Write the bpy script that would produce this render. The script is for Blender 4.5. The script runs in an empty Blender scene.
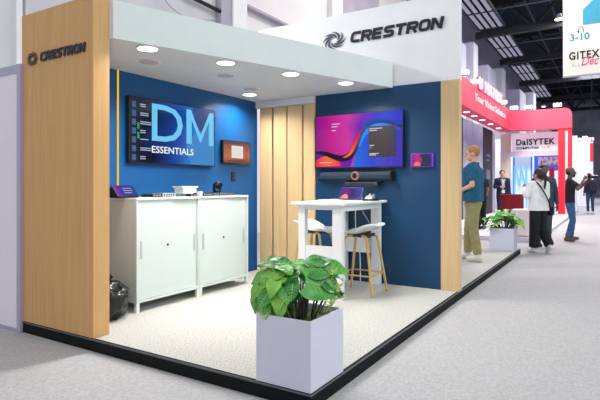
import bpy, bmesh, math, random
from mathutils import Vector, Matrix, noise
random.seed(7)
S = bpy.context.scene
COL = S.collection
PI = math.pi

# ------------------------------------------------------------------ colours and materials
def lin(c):
    return tuple((x/12.92 if x <= .04045 else ((x+.055)/1.055)**2.4) for x in [v/255 for v in c])

MATS = {}
def mat(name, rgb, rough=.5, metal=0, emit=None, es=1.0, spec=.5):
    if name in MATS: return MATS[name]
    m = bpy.data.materials.new(name); m.use_nodes = True
    b = m.node_tree.nodes['Principled BSDF']
    b.inputs['Base Color'].default_value = (*lin(rgb), 1)
    b.inputs['Roughness'].default_value = rough
    b.inputs['Metallic'].default_value = metal
    b.inputs['Specular IOR Level'].default_value = spec
    if emit:
        b.inputs['Emission Color'].default_value = (*lin(emit), 1)
        b.inputs['Emission Strength'].default_value = es
    MATS[name] = m
    return m

def noisy(name, c1, c2, scale=(1, 1, 1), nscale=5, detail=4, rough=.6, bump=0, bdist=.01, spec=.3, lo=.35, hi=.65, generated=False):
    if name in MATS: return MATS[name]
    m = mat(name, c1, rough, spec=spec); nt = m.node_tree; N = nt.nodes; L = nt.links
    tc = N.new('ShaderNodeTexCoord'); mp = N.new('ShaderNodeMapping'); mp.inputs['Scale'].default_value = scale
    nz = N.new('ShaderNodeTexNoise'); nz.inputs['Scale'].default_value = nscale; nz.inputs['Detail'].default_value = detail
    rp = N.new('ShaderNodeValToRGB')
    rp.color_ramp.elements[0].position = lo; rp.color_ramp.elements[1].position = hi
    rp.color_ramp.elements[0].color = (*lin(c1), 1); rp.color_ramp.elements[1].color = (*lin(c2), 1)
    L.new(tc.outputs['Generated' if generated else 'Object'], mp.inputs[0]); L.new(mp.outputs[0], nz.inputs[0])
    L.new(nz.outputs['Fac'], rp.inputs[0]); L.new(rp.outputs[0], N['Principled BSDF'].inputs['Base Color'])
    if bump:
        bp = N.new('ShaderNodeBump'); bp.inputs['Strength'].default_value = bump; bp.inputs['Distance'].default_value = bdist
        L.new(nz.outputs['Fac'], bp.inputs['Height']); L.new(bp.outputs[0], N['Principled BSDF'].inputs['Normal'])
    return m

def screen_mat(name, stops, axis=0, es=1.0, swirl=0.0, nscale=2.0):
    """a lit display: a colour ramp along one axis of the panel, stirred by noise"""
    m = mat(name, (5, 5, 8), .15); nt = m.node_tree; N = nt.nodes; L = nt.links
    tc = N.new('ShaderNodeTexCoord'); sp = N.new('ShaderNodeSeparateXYZ'); L.new(tc.outputs['Generated'], sp.inputs[0])
    rp = N.new('ShaderNodeValToRGB'); r = rp.color_ramp
    while len(r.elements) < len(stops): r.elements.new(.5)
    for e, (p, c) in zip(r.elements, stops): e.position = p; e.color = (*lin(c), 1)
    nz = N.new('ShaderNodeTexNoise'); nz.inputs['Scale'].default_value = nscale; nz.inputs['Detail'].default_value = 1
    L.new(tc.outputs['Generated'], nz.inputs[0])
    ma = N.new('ShaderNodeMath'); ma.operation = 'MULTIPLY_ADD'; ma.inputs[1].default_value = swirl
    sb = N.new('ShaderNodeMath'); sb.operation = 'SUBTRACT'; sb.inputs[1].default_value = swirl*.5
    L.new(nz.outputs['Fac'], ma.inputs[0]); L.new(sp.outputs[axis], ma.inputs[2]); L.new(ma.outputs[0], sb.inputs[0]); L.new(sb.outputs[0], rp.inputs[0])
    b = N['Principled BSDF']; L.new(rp.outputs[0], b.inputs['Emission Color']); b.inputs['Emission Strength'].default_value = es
    return m

def glow(name, rgb, es=1.0):
    return mat(name, (10, 10, 10), .4, emit=rgb, es=es)

# ------------------------------------------------------------------ objects
def ctx_update(): bpy.context.view_layer.update()

ROOTM = {}
def link(o, parent=None):
    COL.objects.link(o)
    if parent is not None: o.parent = parent

def root_matrix(o):
    while o.parent is not None: o = o.parent
    return Matrix.LocRotScale(o.location, o.rotation_euler, None)

def obj(name, bm, m, parent=None, smooth=False, bevel=0, local=False, label=None, seg=2, auto=None):
    """one mesh object; the shape is given in world coordinates unless local"""
    if parent is None:
        lo = [min(v.co[i] for v in bm.verts) for i in range(3)]; hi = [max(v.co[i] for v in bm.verts) for i in range(3)]
        base = Vector(((lo[0]+hi[0])/2, (lo[1]+hi[1])/2, lo[2]))
        bmesh.ops.translate(bm, verts=bm.verts, vec=-base)
    elif not local:
        bmesh.ops.transform(bm, matrix=root_matrix(parent).inverted(), verts=bm.verts)
    me = bpy.data.meshes.new(name); bm.to_mesh(me); bm.free()
    for mm in (m if isinstance(m, (list, tuple)) else [m]): me.materials.append(mm)
    if smooth or auto:
        for p in me.polygons: p.use_smooth = True
        if auto: me.set_sharp_from_angle(angle=auto)
    o = bpy.data.objects.new(name, me); link(o, parent)
    if parent is None: o.location = base
    if bevel:
        b = o.modifiers.new('Bevel', 'BEVEL'); b.width = bevel; b.segments = seg; b.limit_method = 'ANGLE'
    if label: o['label'] = label
    return o

def tag(o, label, cat, group=None, kind='thing'):
    o['label'] = label; o['category'] = cat; o['kind'] = kind
    if group: o['group'] = group
    return o

def thing(name, label, cat, loc=(0, 0, 0), rz=0, group=None):
    o = bpy.data.objects.new(name, None); o.empty_display_size = .1; COL.objects.link(o)
    o.location = loc; o.rotation_euler = (0, 0, rz)
    return tag(o, label, cat, group)

def struct(name, bm, m, label=None, **k):
    o = obj(name, bm, m, **k); o['kind'] = 'structure'
    if label: o['label'] = label
    return o

def dup(root, loc, rz=None, label=None):
    r = root.copy(); COL.objects.link(r); r.location = loc
    if rz is not None: r.rotation_euler = (0, 0, rz)
    if label: r['label'] = label
    for ch in list(root.children):
        c = ch.copy(); COL.objects.link(c); c.parent = r
        for g in list(ch.children):
            d = g.copy(); COL.objects.link(d); d.parent = c
    return r

# ------------------------------------------------------------------ shapes
def BM(): return bmesh.new()
def box(bm, x0, x1, y0, y1, z0, z1):
    r = bmesh.ops.create_cube(bm, size=1)
    for v in r['verts']:
        v.co = Vector((x0+(x1-x0)*(v.co.x+.5), y0+(y1-y0)*(v.co.y+.5), z0+(z1-z0)*(v.co.z+.5)))
    return bm
def bx(*a): return box(BM(), *a)
def prism(bm, pts, z0, z1, M=None):
    a = [bm.verts.new((x, y, z0)) for x, y in pts]; b = [bm.verts.new((x, y, z1)) for x, y in pts]
    n = len(pts); new = [bm.faces.new(a[::-1]), bm.faces.new(b)]
    for i in range(n): new.append(bm.faces.new((a[i], a[(i+1) % n], b[(i+1) % n], b[i])))
    if M is not None: bmesh.ops.transform(bm, matrix=M, verts=a+b)
    bmesh.ops.recalc_face_normals(bm, faces=new)
    return bm
def frame_to(d):
    d = Vector(d).normalized(); return d.to_track_quat('Z', 'Y').to_matrix().to_4x4()
def cone(bm, p0, r0, p1, r1, seg=12):
    p0, p1 = Vector(p0), Vector(p1); d = p1-p0
    bmesh.ops.create_cone(bm, cap_ends=True, segments=seg, radius1=max(r0, 1e-5), radius2=max(r1, 1e-5), depth=d.length,
                          matrix=Matrix.Translation((p0+p1)/2) @ frame_to(d))
    return bm
def ball(bm, c, r, sub=2, scale=(1, 1, 1), rot=None):
    M = Matrix.Translation(Vector(c))
    if rot is not None: M = M @ rot
    bmesh.ops.create_icosphere(bm, subdivisions=sub, radius=r, matrix=M @ Matrix.Diagonal((*scale, 1)))
    return bm
def tube(bm, pts, r, seg=8, cap=True):
    """a round tube along a path; r a number or one radius per point"""
    pts = [Vector(p) for p in pts]; rs = r if isinstance(r, (list, tuple)) else [r]*len(pts)
    rings = []; up = None
    for i, p in enumerate(pts):
        d = (pts[min(i+1, len(pts)-1)] - pts[max(i-1, 0)]).normalized()
        if up is None: up = d.orthogonal().normalized()
        up = (up - d*up.dot(d)).normalized(); s = d.cross(up)
        rings.append([bm.verts.new(p+(up*math.cos(2*PI*k/seg)+s*math.sin(2*PI*k/seg))*rs[i]) for k in range(seg)])
    for a, b in zip(rings, rings[1:]):
        for k in range(seg): bm.faces.new((a[k], a[(k+1) % seg], b[(k+1) % seg], b[k]))
    if cap: bm.faces.new(rings[0][::-1]); bm.faces.new(rings[-1])
    return bm
def curve(pts, n=6):
    """smooth path through points"""
    P = [Vector(p) for p in pts]; out = []
    for i in range(len(P)-1):
        a, b, c, d = P[max(i-1, 0)], P[i], P[i+1], P[min(i+2, len(P)-1)]
        for k in range(n):
            t = k/n
            out.append(.5*((2*b)+(c-a)*t+(2*a-5*b+4*c-d)*t*t+(3*b-a-3*c+d)*t**3))
    out.append(P[-1]); return out
def lathe(bm, prof, c, seg=24):
    c = Vector(c); rings = [[bm.verts.new(c+Vector((r*math.cos(2*PI*k/seg), r*math.sin(2*PI*k/seg), z))) for k in range(seg)] for r, z in prof]
    for a, b in zip(rings, rings[1:]):
        for k in range(seg): bm.faces.new((a[k], a[(k+1) % seg], b[(k+1) % seg], b[k]))
    bm.faces.new(rings[0][::-1]); bm.faces.new(rings[-1]); bmesh.ops.recalc_face_normals(bm, faces=bm.faces)
    return bm
def voxel(bm, size, smooth=2, factor=.5):
    """melts the overlapping shapes of bm into one skin"""
    me = bpy.data.meshes.new('tmp'); bm.to_mesh(me); bm.free()
    o = bpy.data.objects.new('tmp', me); COL.objects.link(o)
    r = o.modifiers.new('r', 'REMESH'); r.mode = 'VOXEL'; r.voxel_size = size
    if smooth:
        s = o.modifiers.new('s', 'SMOOTH'); s.iterations = smooth; s.factor = factor
    dg = bpy.context.evaluated_depsgraph_get(); e = o.evaluated_get(dg); m2 = e.to_mesh()
    out = BM(); out.from_mesh(m2); e.to_mesh_clear()
    bpy.data.objects.remove(o); bpy.data.meshes.remove(me)
    return out
def cut(bm, co, no):
    """slice off what lies on the +no side and close the hole"""
    r = bmesh.ops.bisect_plane(bm, geom=bm.verts[:]+bm.edges[:]+bm.faces[:], plane_co=co, plane_no=no, clear_outer=True)
    ed = [e for e in r['geom_cut'] if isinstance(e, bmesh.types.BMEdge)]
    if ed: bmesh.ops.holes_fill(bm, edges=ed)
    return bm
def text(s, height, depth=.004, shear=0, bold=0, wide=1, space=1, center=False):
    """letters lying in the XY plane, baseline on x"""
    cu = bpy.data.curves.new('tmp', 'FONT'); cu.body = s; cu.extrude = depth/2; cu.shear = shear; cu.offset = bold; cu.space_character = space
    cu.size = 1; cu.resolution_u = 3
    o = bpy.data.objects.new('tmp', cu); COL.objects.link(o); dg = bpy.context.evaluated_depsgraph_get()
    me = bpy.data.meshes.new_from_object(o.evaluated_get(dg)); bm = BM(); bm.from_mesh(me)
    bpy.data.objects.remove(o); bpy.data.meshes.remove(me); bpy.data.curves.remove(cu)
    k = height/.69
    for v in bm.verts: v.co.x *= k*wide; v.co.y *= k
    if center:
        w = max(v.co.x for v in bm.verts); 
        for v in bm.verts: v.co.x -= w/2
    return bm
def fit_width(bm, w):
    a = min(v.co.x for v in bm.verts); b = max(v.co.x for v in bm.verts)
    for v in bm.verts: v.co.x = (v.co.x-a)*w/(b-a)
    return bm
def place(bm, loc, face):
    """stand an XY drawing up: face 'front' looks towards -Y and reads along +X, 'side' looks towards +X and reads along +Y"""
    R = Matrix.Rotation(PI/2, 4, 'X')
    if face == 'side': R = Matrix.Rotation(PI/2, 4, 'Z') @ R
    bmesh.ops.transform(bm, matrix=Matrix.Translation(Vector(loc)) @ R, verts=bm.verts)
    return bm
def flat_poly(bm, pts, z=0, t=.002):
    return prism(bm, pts, z, z+t)
def ribbon(bm, center, width, z=0, t=.002):
    """a flat band in XY following a centre line"""
    C2 = [Vector((p[0], p[1], 0)) for p in center]; L = []; R = []
    for i, p in enumerate(C2):
        d = (C2[min(i+1, len(C2)-1)]-C2[max(i-1, 0)]).normalized(); n = Vector((-d.y, d.x, 0))
        w = width[i] if isinstance(width, (list, tuple)) else width
        L.append(p+n*w/2); R.append(p-n*w/2)
    a = [bm.verts.new((p.x, p.y, z+t)) for p in L]; b = [bm.verts.new((p.x, p.y, z+t)) for p in R]
    for i in range(len(a)-1): bm.faces.new((b[i], b[i+1], a[i+1], a[i]))
    return bm

# ------------------------------------------------------------------ palette
white = mat('white_laminate', (228, 230, 230), .35)
white_paint = noisy('white_paint', (226, 228, 230), (232, 233, 234), nscale=3, rough=.7)
soffit_paint = noisy('white_board', (216, 222, 222), (222, 227, 227), nscale=2, rough=.7)
rear_blue = noisy('rear_blue_shaded', (0, 58, 96), (0, 61, 101), nscale=1.5, rough=.42, spec=.45)  # the booth blue, made darker: weaker light on the rear panel painted in
blue_wall = noisy('blue_wall_lit', (0, 78, 138), (0, 82, 144), nscale=1.5, rough=.42, spec=.45)  # same blue kept brighter, the lamplight on the side wall in its colour
wood = noisy('oak_veneer', (204, 158, 104), (214, 170, 115), scale=(14, 14, .7), nscale=2.2, detail=6, rough=.55, lo=.3, hi=.7)
wood_light = noisy('light_oak_slat', (206, 176, 130), (216, 188, 142), scale=(14, 14, .6), nscale=2.0, detail=6, rough=.55, lo=.3, hi=.7)
stool_wood = noisy('stool_oak', (196, 160, 96), (208, 172, 108), scale=(20, 20, 3), nscale=3, rough=.5)
carpet_in = noisy('pale_booth_carpet', (158, 158, 155), (208, 207, 203), nscale=70, detail=5, rough=.95, bump=.35, bdist=.01, spec=.1, lo=.3, hi=.7)
carpet = noisy('grey_hall_carpet', (162, 161, 164), (184, 183, 186), nscale=55, detail=5, rough=.95, bump=.25, bdist=.01, spec=.1, lo=.3, hi=.7)
kerb_m = mat('black_kerb', (7, 12, 17), .7, spec=.2)
black = mat('black_plastic', (14, 14, 17), .35)
black_soft = mat('black_matt', (20, 20, 23), .7)
dark_metal = mat('dark_metal', (40, 42, 48), .4, .6)
chrome = mat('chrome', (200, 202, 205), .2, .9)
grey_plastic = mat('grey_plastic', (150, 153, 158), .45)
ink = mat('black_lettering', (12, 14, 20), .5)
navy_ink = mat('navy_lettering', (28, 34, 48), .5)
lamp_white = glow('lamp_lens', (255, 252, 245), 6.0)

# ================================================================== THE HALL
struct('floor', bx(-7.2, 26, -14, 76, -.1, 0), carpet)
hall_wall = noisy('hall_wall_panel', (220, 219, 220), (228, 227, 228), nscale=.6, rough=.8)
hall_lav = noisy('hall_wall_lavender', (160, 156, 170), (172, 168, 180), nscale=.8, rough=.8)
struct('wall_left', bx(-7.3, -7, -14, 76, -.1, 13), hall_wall)
struct('wall_back', bx(-7.3, 26, 76, 76.3, -.1, 13), noisy('far_hall_wall', (150, 150, 175), (190, 188, 205), nscale=.5, rough=.8))
roof_m = noisy('dark_roof_deck', (16, 24, 36), (26, 38, 52), scale=(3, .2, 1), nscale=2, rough=.8)
struct('ceiling', bx(-7.3, 26, 15, 76.3, 13, 13.2), roof_m)
# columns, recess and rails on the hall wall
def trim(n, a, m, label): struct('trim_%d' % n, bx(*a), m, label=label)
trim(1, (-7, -6.75, 7.03, 7.45, 0, 13), hall_lav, 'grey lavender steel column on the hall wall')
trim(2, (-7, -6.7, 7.45, 8.02, 0, 13), white_paint, 'white column casing on the hall wall')
trim(3, (-7, -6.8, 13.0, 13.8, 0, 13), white_paint, 'white column casing on the hall wall behind the logo board')
trim(4, (-7, -6.9, 13.8, 17.4, 0, 13), hall_lav, 'lavender wall bay behind the logo board')
trim(5, (-7, -6.85, 2.02, 2.12, 0, 13), white_paint, 'white vertical wall strip above the oak panel')
trim(6, (-7, -6.8, 8.0, 10.6, 6.15, 6.22), hall_lav, 'lavender wall rail')
trim(7, (-7, -6.9, 2.2, 7.0, 0, 6.5), noisy('hall_wall_pale', (196, 194, 202), (206, 204, 210), nscale=.8, rough=.8), 'pale lavender wall bay above the soffit')
brace = obj('brace_rod', tube(BM(), [(-6.78, 5.85, 5.72), (-6.78, 7.03, 5.68)], .05), dark_metal)
tag(brace, 'thin dark brace rod running to the lavender column above the soffit', 'rod')
cb = obj('cable', tube(BM(), curve([(-6.8, 5.0, 5.62), (-6.8, 5.4, 5.3), (-6.8, 6.0, 5.22), (-6.8, 7.0, 5.45)], 8), .012), grey_plastic)
tag(cb, 'thin grey cable sagging in an arc on the hall wall', 'cable')

# stepped pilasters beneath the skylights
pil_m = noisy('pilaster_paint', (196, 192, 212), (208, 204, 222), nscale=.7, rough=.8)
pil_m2 = noisy('pilaster_paint_pale', (216, 214, 226), (224, 222, 232), nscale=.7, rough=.8)
trim(8, (-7, -6.94, 21, 76, 0, 13), noisy('hall_wall_dim', (146, 142, 164), (160, 156, 178), nscale=.5, rough=.8), 'dim lavender wall beneath the skylights')
k = 9
for (x1, y0, y1, z1, m) in ((-6.2, 27.5, 29.5, 10.0, pil_m), (-5.9, 30.2, 31.4, 10.4, pil_m2), (-5.7, 33.5, 36.5, 9.6, pil_m),
                            (-5.6, 38.2, 39.6, 10.3, pil_m2), (-5.2, 44, 47.5, 9.6, pil_m), (-4.6, 48.0, 49.8, 9.9, pil_m2), (-4.2, 57, 60, 9.4, pil_m)):
    trim(k, (-7, x1, y0, y1, 0, z1), m, 'lavender wall pilaster beneath the skylights'); k += 1

# skylights: a bright slatted strip between the trusses
sky_m = glow('daylight_slat', (172, 168, 192), .62)
sky_f = mat('skylight_frame', (30, 30, 38), .6)
SK = ['first', 'second', 'third', 'fourth', 'fifth']
for i, (y0, y1) in enumerate(((15.2, 21.6), (23.4, 30.0), (31.9, 38.2), (41.2, 48.0), (51, 58.6))):
    t = thing('skylight', 'slatted skylight in the dark hall roof, %s bay from the logo board' % SK[i], 'skylight', (-4.75, (y0+y1)/2, 11.0), group='roof skylights')
    for j in range(4):
        x = -5.45+j*.37
        obj('slat', bx(x, x+.2, y0, y1, 11.02, 11.08), sky_m, t)
    f = BM()
    for x in (-5.6, -4.08): box(f, x, x+.1, y0, y1, 11, 11.14)
    for y in (y0, (y0+y1)/2, y1-.1): box(f, -5.6, -3.98, y, y+.12, 10.98, 11.14)
    obj('frame', f, sky_f, t)

steel = mat('dark_truss_steel', (22, 24, 32), .6)
TR = ['first', 'second', 'third', 'fourth', 'fifth', 'sixth']
for i, y in enumerate((22.5, 31.0, 39.2, 49.0, 59.5, 70)):
    t = thing('roof_truss', 'dark steel roof truss spanning the hall, %s behind the logo board' % TR[i], 'truss', (4, y, 11), group='roof trusses')
    obj('chord', bx(-5.95, 22, y-.18, y+.18, 10.75, 11.15), steel, t)
    obj('chord', bx(-5.95, 22, y-.15, y+.15, 12.6, 12.95), steel, t)
    w = BM()
    for n in range(9):
        x = -5.5+n*3
        tube(w, [(x, y, 11.0), (x+1.5, y, 12.75)], .11, 6); tube(w, [(x+1.5, y, 12.75), (x+3, y, 11.0)], .11, 6)
    obj('lattice', w, steel, t)
    tag(obj('roof_pipe', tube(BM(), [(-5.9, y-2.6, 11.6), (22, y-2.6, 11.6)], .05, 6), mat('roof_pipe_grey', (70, 78, 92), .5)),
        'thin grey pipe run under the hall roof, before the %s truss' % TR[i], 'pipe', 'roof pipes')
for i, x in enumerate((-2.9, -1.6, -.3, 1.0)):
    tag(obj('roof_purlin', bx(x-.06, x+.06, 15, 76, 12.3, 12.55), mat('purlin_steel', (36, 46, 60), .6)), ['long roof purlin next to the skylights', 'second long roof purlin from the skylights',
        'third long roof purlin from the skylights', 'long roof purlin above the hanging banner'][i], 'purlin', 'roof purlins')

def highbay(x, y, z, label, e=8.0):
    t = thing('hall_lamp', label, 'lamp', (x, y, z), group='hanging hall lamps')
    obj('housing', lathe(BM(), [(.03, .3), (.1, .27), (.13, .12), (.22, .02), (.22, .0), (.03, 0)], (x, y, z), 16), mat('lamp_housing', (170, 172, 185), .5), t, smooth=True)
    obj('lens', lathe(BM(), [(.2, -.02), (.2, 0)], (x, y, z), 16), glow('highbay_lens', (255, 236, 214), e), t)
    obj('suspension_rod', tube(BM(), [(x, y, z+.27), (x, y, 13.0)], .02, 6), steel, t)
highbay(-.75, 26, 9.75, 'round hall lamp hanging beside the banner edge')
highbay(-4.8, 58, 9.9, 'small far hall lamp under the third truss', 5)
highbay(.9, 46, 9.0, 'hall lamp hanging just below the banner', 5)
highbay(1.2, 58, 8.2, 'far hall lamp hanging lower above the aisle', 5)
highbay(2.2, 40, 9.5, 'hall lamp behind the banner, over the aisle', 5)

# hanging direction banner
t = thing('hanging_banner', 'cream hanging banner with teal arrow sign and black lettering under the roof', 'banner', (1.25, 16, 4.9))
obj('sheet', bx(.157, 2.5, 15.98, 16.02, 4.9, 8.2), noisy('banner_print', (214, 210, 200), (222, 220, 212), nscale=.8, rough=.7), t)
obj('bottom_bar', bx(.15, 2.51, 15.965, 16.035, 4.86, 4.91), grey_plastic, t)
teal = mat('teal_print', (44, 140, 168), .6)
obj('pale_patch', place(flat_poly(BM(), [(.16, 7.2), (.16, 6.72), (.62, 7.2)], 0, .003), (0, 15.979, 0), 'front'), mat('pale_yellow_print', (236, 234, 190), .6), t)
obj('teal_chevron', place(flat_poly(BM(), [(.72, 6.5), (1.5, 6.5), (1.5, 7.6), (1.05, 7.3), (.72, 7.0)], 0, .004), (0, 15.979, 0), 'front'), teal, t)
a = BM(); ribbon(a, [(.60, 6.3), (.60, 6.38), (.63, 6.44), (.69, 6.46), (.73, 6.42), (.74, 6.34), (.74, 6.26)], .025, 0, .003)
flat_poly(a, [(.56, 6.32), (.64, 6.32), (.6, 6.24)], 0, .003)
obj('turn_arrow', place(a, (0, 15.979, 0), 'front'), ink, t)
obj('hall_number', place(fit_width(text('3-10', .215, bold=.03), .56), (.36, 15.977, 6.03), 'front'), teal, t)
obj('event_lettering', place(fit_width(text('GITEX', .24, bold=.03, space=1.15), .86), (.33, 15.977, 5.42), 'front'), ink, t)
obj('date_lettering', place(text('7-11', .13), (.40, 15.977, 5.17), 'front'), grey_plastic, t)
obj('month_lettering', place(fit_width(text('Dec', .27, shear=.35, bold=.008), .5), (.68, 15.976, 5.2), 'front'), mat('pink_print', (226, 60, 110), .6), t)
c = BM()
for x in (.4, 1.4, 2.3): tube(c, [(x, 16, 8.2), (x, 16, 12.98)], .012, 6)
obj('suspension_wire', c, steel, t)

# ================================================================== THE BOOTH: platform, walls, soffit
P = .1
t = thing('booth_platform', 'low platform with pale speckled carpet and black kerb under the white booth', 'platform', (-1.5, 4, 0))
obj('deck', bx(-3.09, -.025, .025, 8.05, 0.002, P), carpet_in, t)
kb = BM(); box(kb, -3.09, .0, 0, .025, 0.002, P); box(kb, -.025, 0, .025, 8.06, .002, P)
obj('kerb', kb, kerb_m, t)
obj('kerb_edge_strip', box(box(BM(), -3.09, .004, -.004, 0, P-.012, P), 0, .004, 0, 8.06, P-.012, P), mat('kerb_edge_grey', (96, 98, 106), .5, .3), t)

struct('wall_side', bx(-3.0, -2.93, .155, 3.4, P, 2.57), blue_wall, label='blue wall behind the white cabinets')
struct('wall_front', bx(-3.09, -2.052, .004, .158, P+.004, 2.9), wood, label='oak end panel carrying the dark logo')
# rear wall: white upper board on an oak and blue lower part
w = struct('wall_rear', bx(-2.93, 0, 3.42, 3.53, 2.59, 3.63), white_paint, label='white upper board carrying the large logo')
def sub(name, bm, m, label, **k):
    o = obj(name, bm, m, w, label=label, **k); return o
sub('backing', bx(-2.93, -1.93, 3.47, 3.53, P, 2.59), wood, 'oak backing behind the slats')
sub('blue_panel', bx(-1.93, -.21, 3.4, 3.53, P, 2.59), rear_blue, 'blue panel carrying the colourful television')
sub('oak_post', bx(-.21, -.0, 3.4, 3.53, P, 2.59), wood_light, 'oak post at the open end of the blue panel')
sub('bulkhead', bx(-2.93, -1.93, 3.36, 3.47, 2.475, 2.57), white_paint, 'white board above the oak slats')
t = thing('slat_screen', 'four upright pale oak slats beside the blue panel', 'slat screen', (-2.4, 3.43, P))
for x0, x1 in ((-2.855, -2.652), (-2.625, -2.402), (-2.383, -2.145), (-2.118, -1.935)):
    obj('slat', bx(x0, x1, 3.38, 3.465, P, 2.47), wood_light, t, bevel=.004)
so = BM(); prism(so, [(-2.93, .156), (-2.0, .156), (-.815, 3.395), (-2.93, 3.395)], 2.571, 2.89)
struct('ceiling_soffit', so, soffit_paint, label='white soffit with downlights over the cabinets')

# logos
def emblem_bm(w, h):
    """a whirl of curved blades"""
    bm = BM(); n = 8
    for i in range(n):
        a0 = 2*PI*i/n; pts = []; wd = []
        for q in range(9):
            f = q/8; a = a0+f*1.75; r = .13+.37*f
            pts.append((r*math.cos(a)*w, r*math.sin(a)*h)); wd.append((.012+.125*math.sin(PI*f**.8))*h)
        ribbon(bm, pts, wd, 0, .004)
    bmesh.ops.recalc_face_normals(bm, faces=bm.faces)
    for f in bm.faces:
        if f.normal.z < 0: f.normal_flip()
    return bm
GL = {'C': [[(.88, .88), (.3, .88), (.17, .83), (.12, .7), (.12, .3), (.17, .17), (.3, .12), (.88, .12)]],
      'R': [[(.12, 0), (.12, 1)], [(.1, .88), (.66, .88), (.76, .84), (.8, .74), (.8, .6), (.76, .5), (.66, .46), (.1, .46)], [(.5, .46), (.84, 0)]],
      'E': [[(.12, 0), (.12, 1)], [(.1, .89), (.85, .89)], [(.1, .5), (.8, .5)], [(.1, .11), (.85, .11)]],
      'S': [[(.88, .89), (.28, .89), (.16, .85), (.12, .75), (.12, .65), (.16, .55), (.28, .5), (.68, .5), (.78, .45), (.82, .35), (.82, .25), (.78, .15), (.68, .11), (.05, .11)]],
      'T': [[(.02, .89), (.9, .89)], [(.46, 0), (.46, .9)]],
      'O': [[(.45, .12), (.28, .12), (.16, .18), (.12, .3), (.12, .7), (.16, .82), (.28, .88), (.64, .88), (.76, .82), (.8, .7), (.8, .3), (.76, .18), (.64, .12), (.44, .12)]],
      'N': [[(.12, 0), (.12, 1)], [(.16, .93), (.76, .07)], [(.8, 0), (.8, 1)]]}
def block_word(word, width, hgt, stroke=.285, shear=.22, depth=.008):
    """heavy square letters drawn with one broad stroke"""
    bm = BM(); n = len(word); cw = width/(n*1.0+shear*.6-.06)
    for i, ch in enumerate(word):
        for q, path in enumerate(GL[ch]):
            P_ = [((x+i+shear*(y*.9))*cw, y*hgt) for x, y in path]
            vert = len(path) == 2 and abs(path[0][0]-path[1][0]) < .01
            ribbon(bm, P_, stroke*(cw*.95 if vert else hgt*.92), q*.0004, 0)
    ext = bmesh.ops.extrude_face_region(bm, geom=bm.faces[:])
    for v in ext['geom']:
        if isinstance(v, bmesh.types.BMVert): v.co.z += depth
    bmesh.ops.recalc_face_normals(bm, faces=bm.faces)
    return bm
def logo(label, x, y, z, width, hgt, m, em):
    t = thing('logo_sign', label, 'sign', (x+width/2, y, z))
    ew = width*.215
    obj('emblem', place(emblem_bm(ew, hgt*1.75), (x+ew*.5, y-.002, z+hgt*.5), 'front'), em, t)
    tb = fit_width(block_word('CRESTRON', width*.745, hgt), width*.745)
    obj('lettering', place(tb, (x+width*.255, y-.004, z), 'front'), m, t)
    return t
logo('dark logo lettering with swirl emblem on the oak end panel', -3.005, .0035, 2.445, .865, .078, navy_ink, navy_ink)
logo('large black logo lettering with swirl emblem on the white upper board', -1.835, 3.4195, 3.222, 1.665, .14, ink, mat('logo_swirl', (70, 66, 92), .5))

# recessed lights and ceiling speakers
def spot_lamp(x, y, z, power, size=.16, color=(1, .96, .9), spread=2.6, rot=(0, 0, 0)):
    l = bpy.data.lights.new('lamp', 'AREA'); l.shape = 'DISK'; l.size = size; l.energy = power; l.color = color; l.spread = spread
    o = bpy.data.objects.new('lamp', l); COL.objects.link(o); o.location = (x, y, z); o.rotation_euler = rot
    return o
DL = [(-1.99, .51, 'round downlight in the soffit closest to the oak end panel'), (-1.74, 1.28, 'second round downlight along the soffit edge from the oak end panel'),
      (-1.46, 2.04, 'third round downlight along the soffit edge from the oak end panel'), (-1.17, 2.80, 'round downlight in the soffit in front of the colourful television'),
      (-2.61, 2.80, 'round downlight in the soffit tucked in the corner above the small wall display')]
for x, y, lb in DL:
    t = thing('recessed_downlight', lb, 'downlight', (x, y, 2.56), group='soffit downlights')
    obj('trim_ring', lathe(BM(), [(.098, 2.571), (.098, 2.562), (.088, 2.559), (.088, 2.571)], (x, y, 0), 24), white, t)
    obj('lens', lathe(BM(), [(.085, 2.571), (.085, 2.558)], (x, y, 0), 24), lamp_white, t)
    spot_lamp(x, y, 2.55, 19)
for x, y, lb in ((-2.37, .86, 'round ceiling speaker beside the downlight closest to the oak end panel'), (-2.13, 1.74, 'round ceiling speaker in the middle of the soffit'),
                 (-2.36, 2.50, 'round ceiling speaker close to the corner downlight')):
    t = thing('ceiling_speaker', lb, 'speaker', (x, y, 2.56), group='soffit speakers')
    obj('rim', lathe(BM(), [(.115, 2.571), (.115, 2.563), (.1, 2.561), (.1, 2.571)], (x, y, 0), 24), white, t)
    obj('grille', lathe(BM(), [(.098, 2.571), (.098, 2.563)], (x, y, 0), 24), noisy('speaker_grille', (170, 172, 172), (190, 192, 192), nscale=120, rough=.7), t)

# yellow light strip
t = thing('led_strip', 'thin vertical yellow light strip on the blue wall beside the graphic television', 'light strip', (-2.925, .93, 1.27))
obj('channel', bx(-2.931, -2.922, .918, .942, 1.27, 2.57), mat('yellow_channel', (206, 170, 40), .4), t)
obj('diffuser', bx(-2.923, -2.917, .922, .938, 1.27, 2.57), glow('yellow_glow', (255, 206, 40), .9), t)

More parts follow.
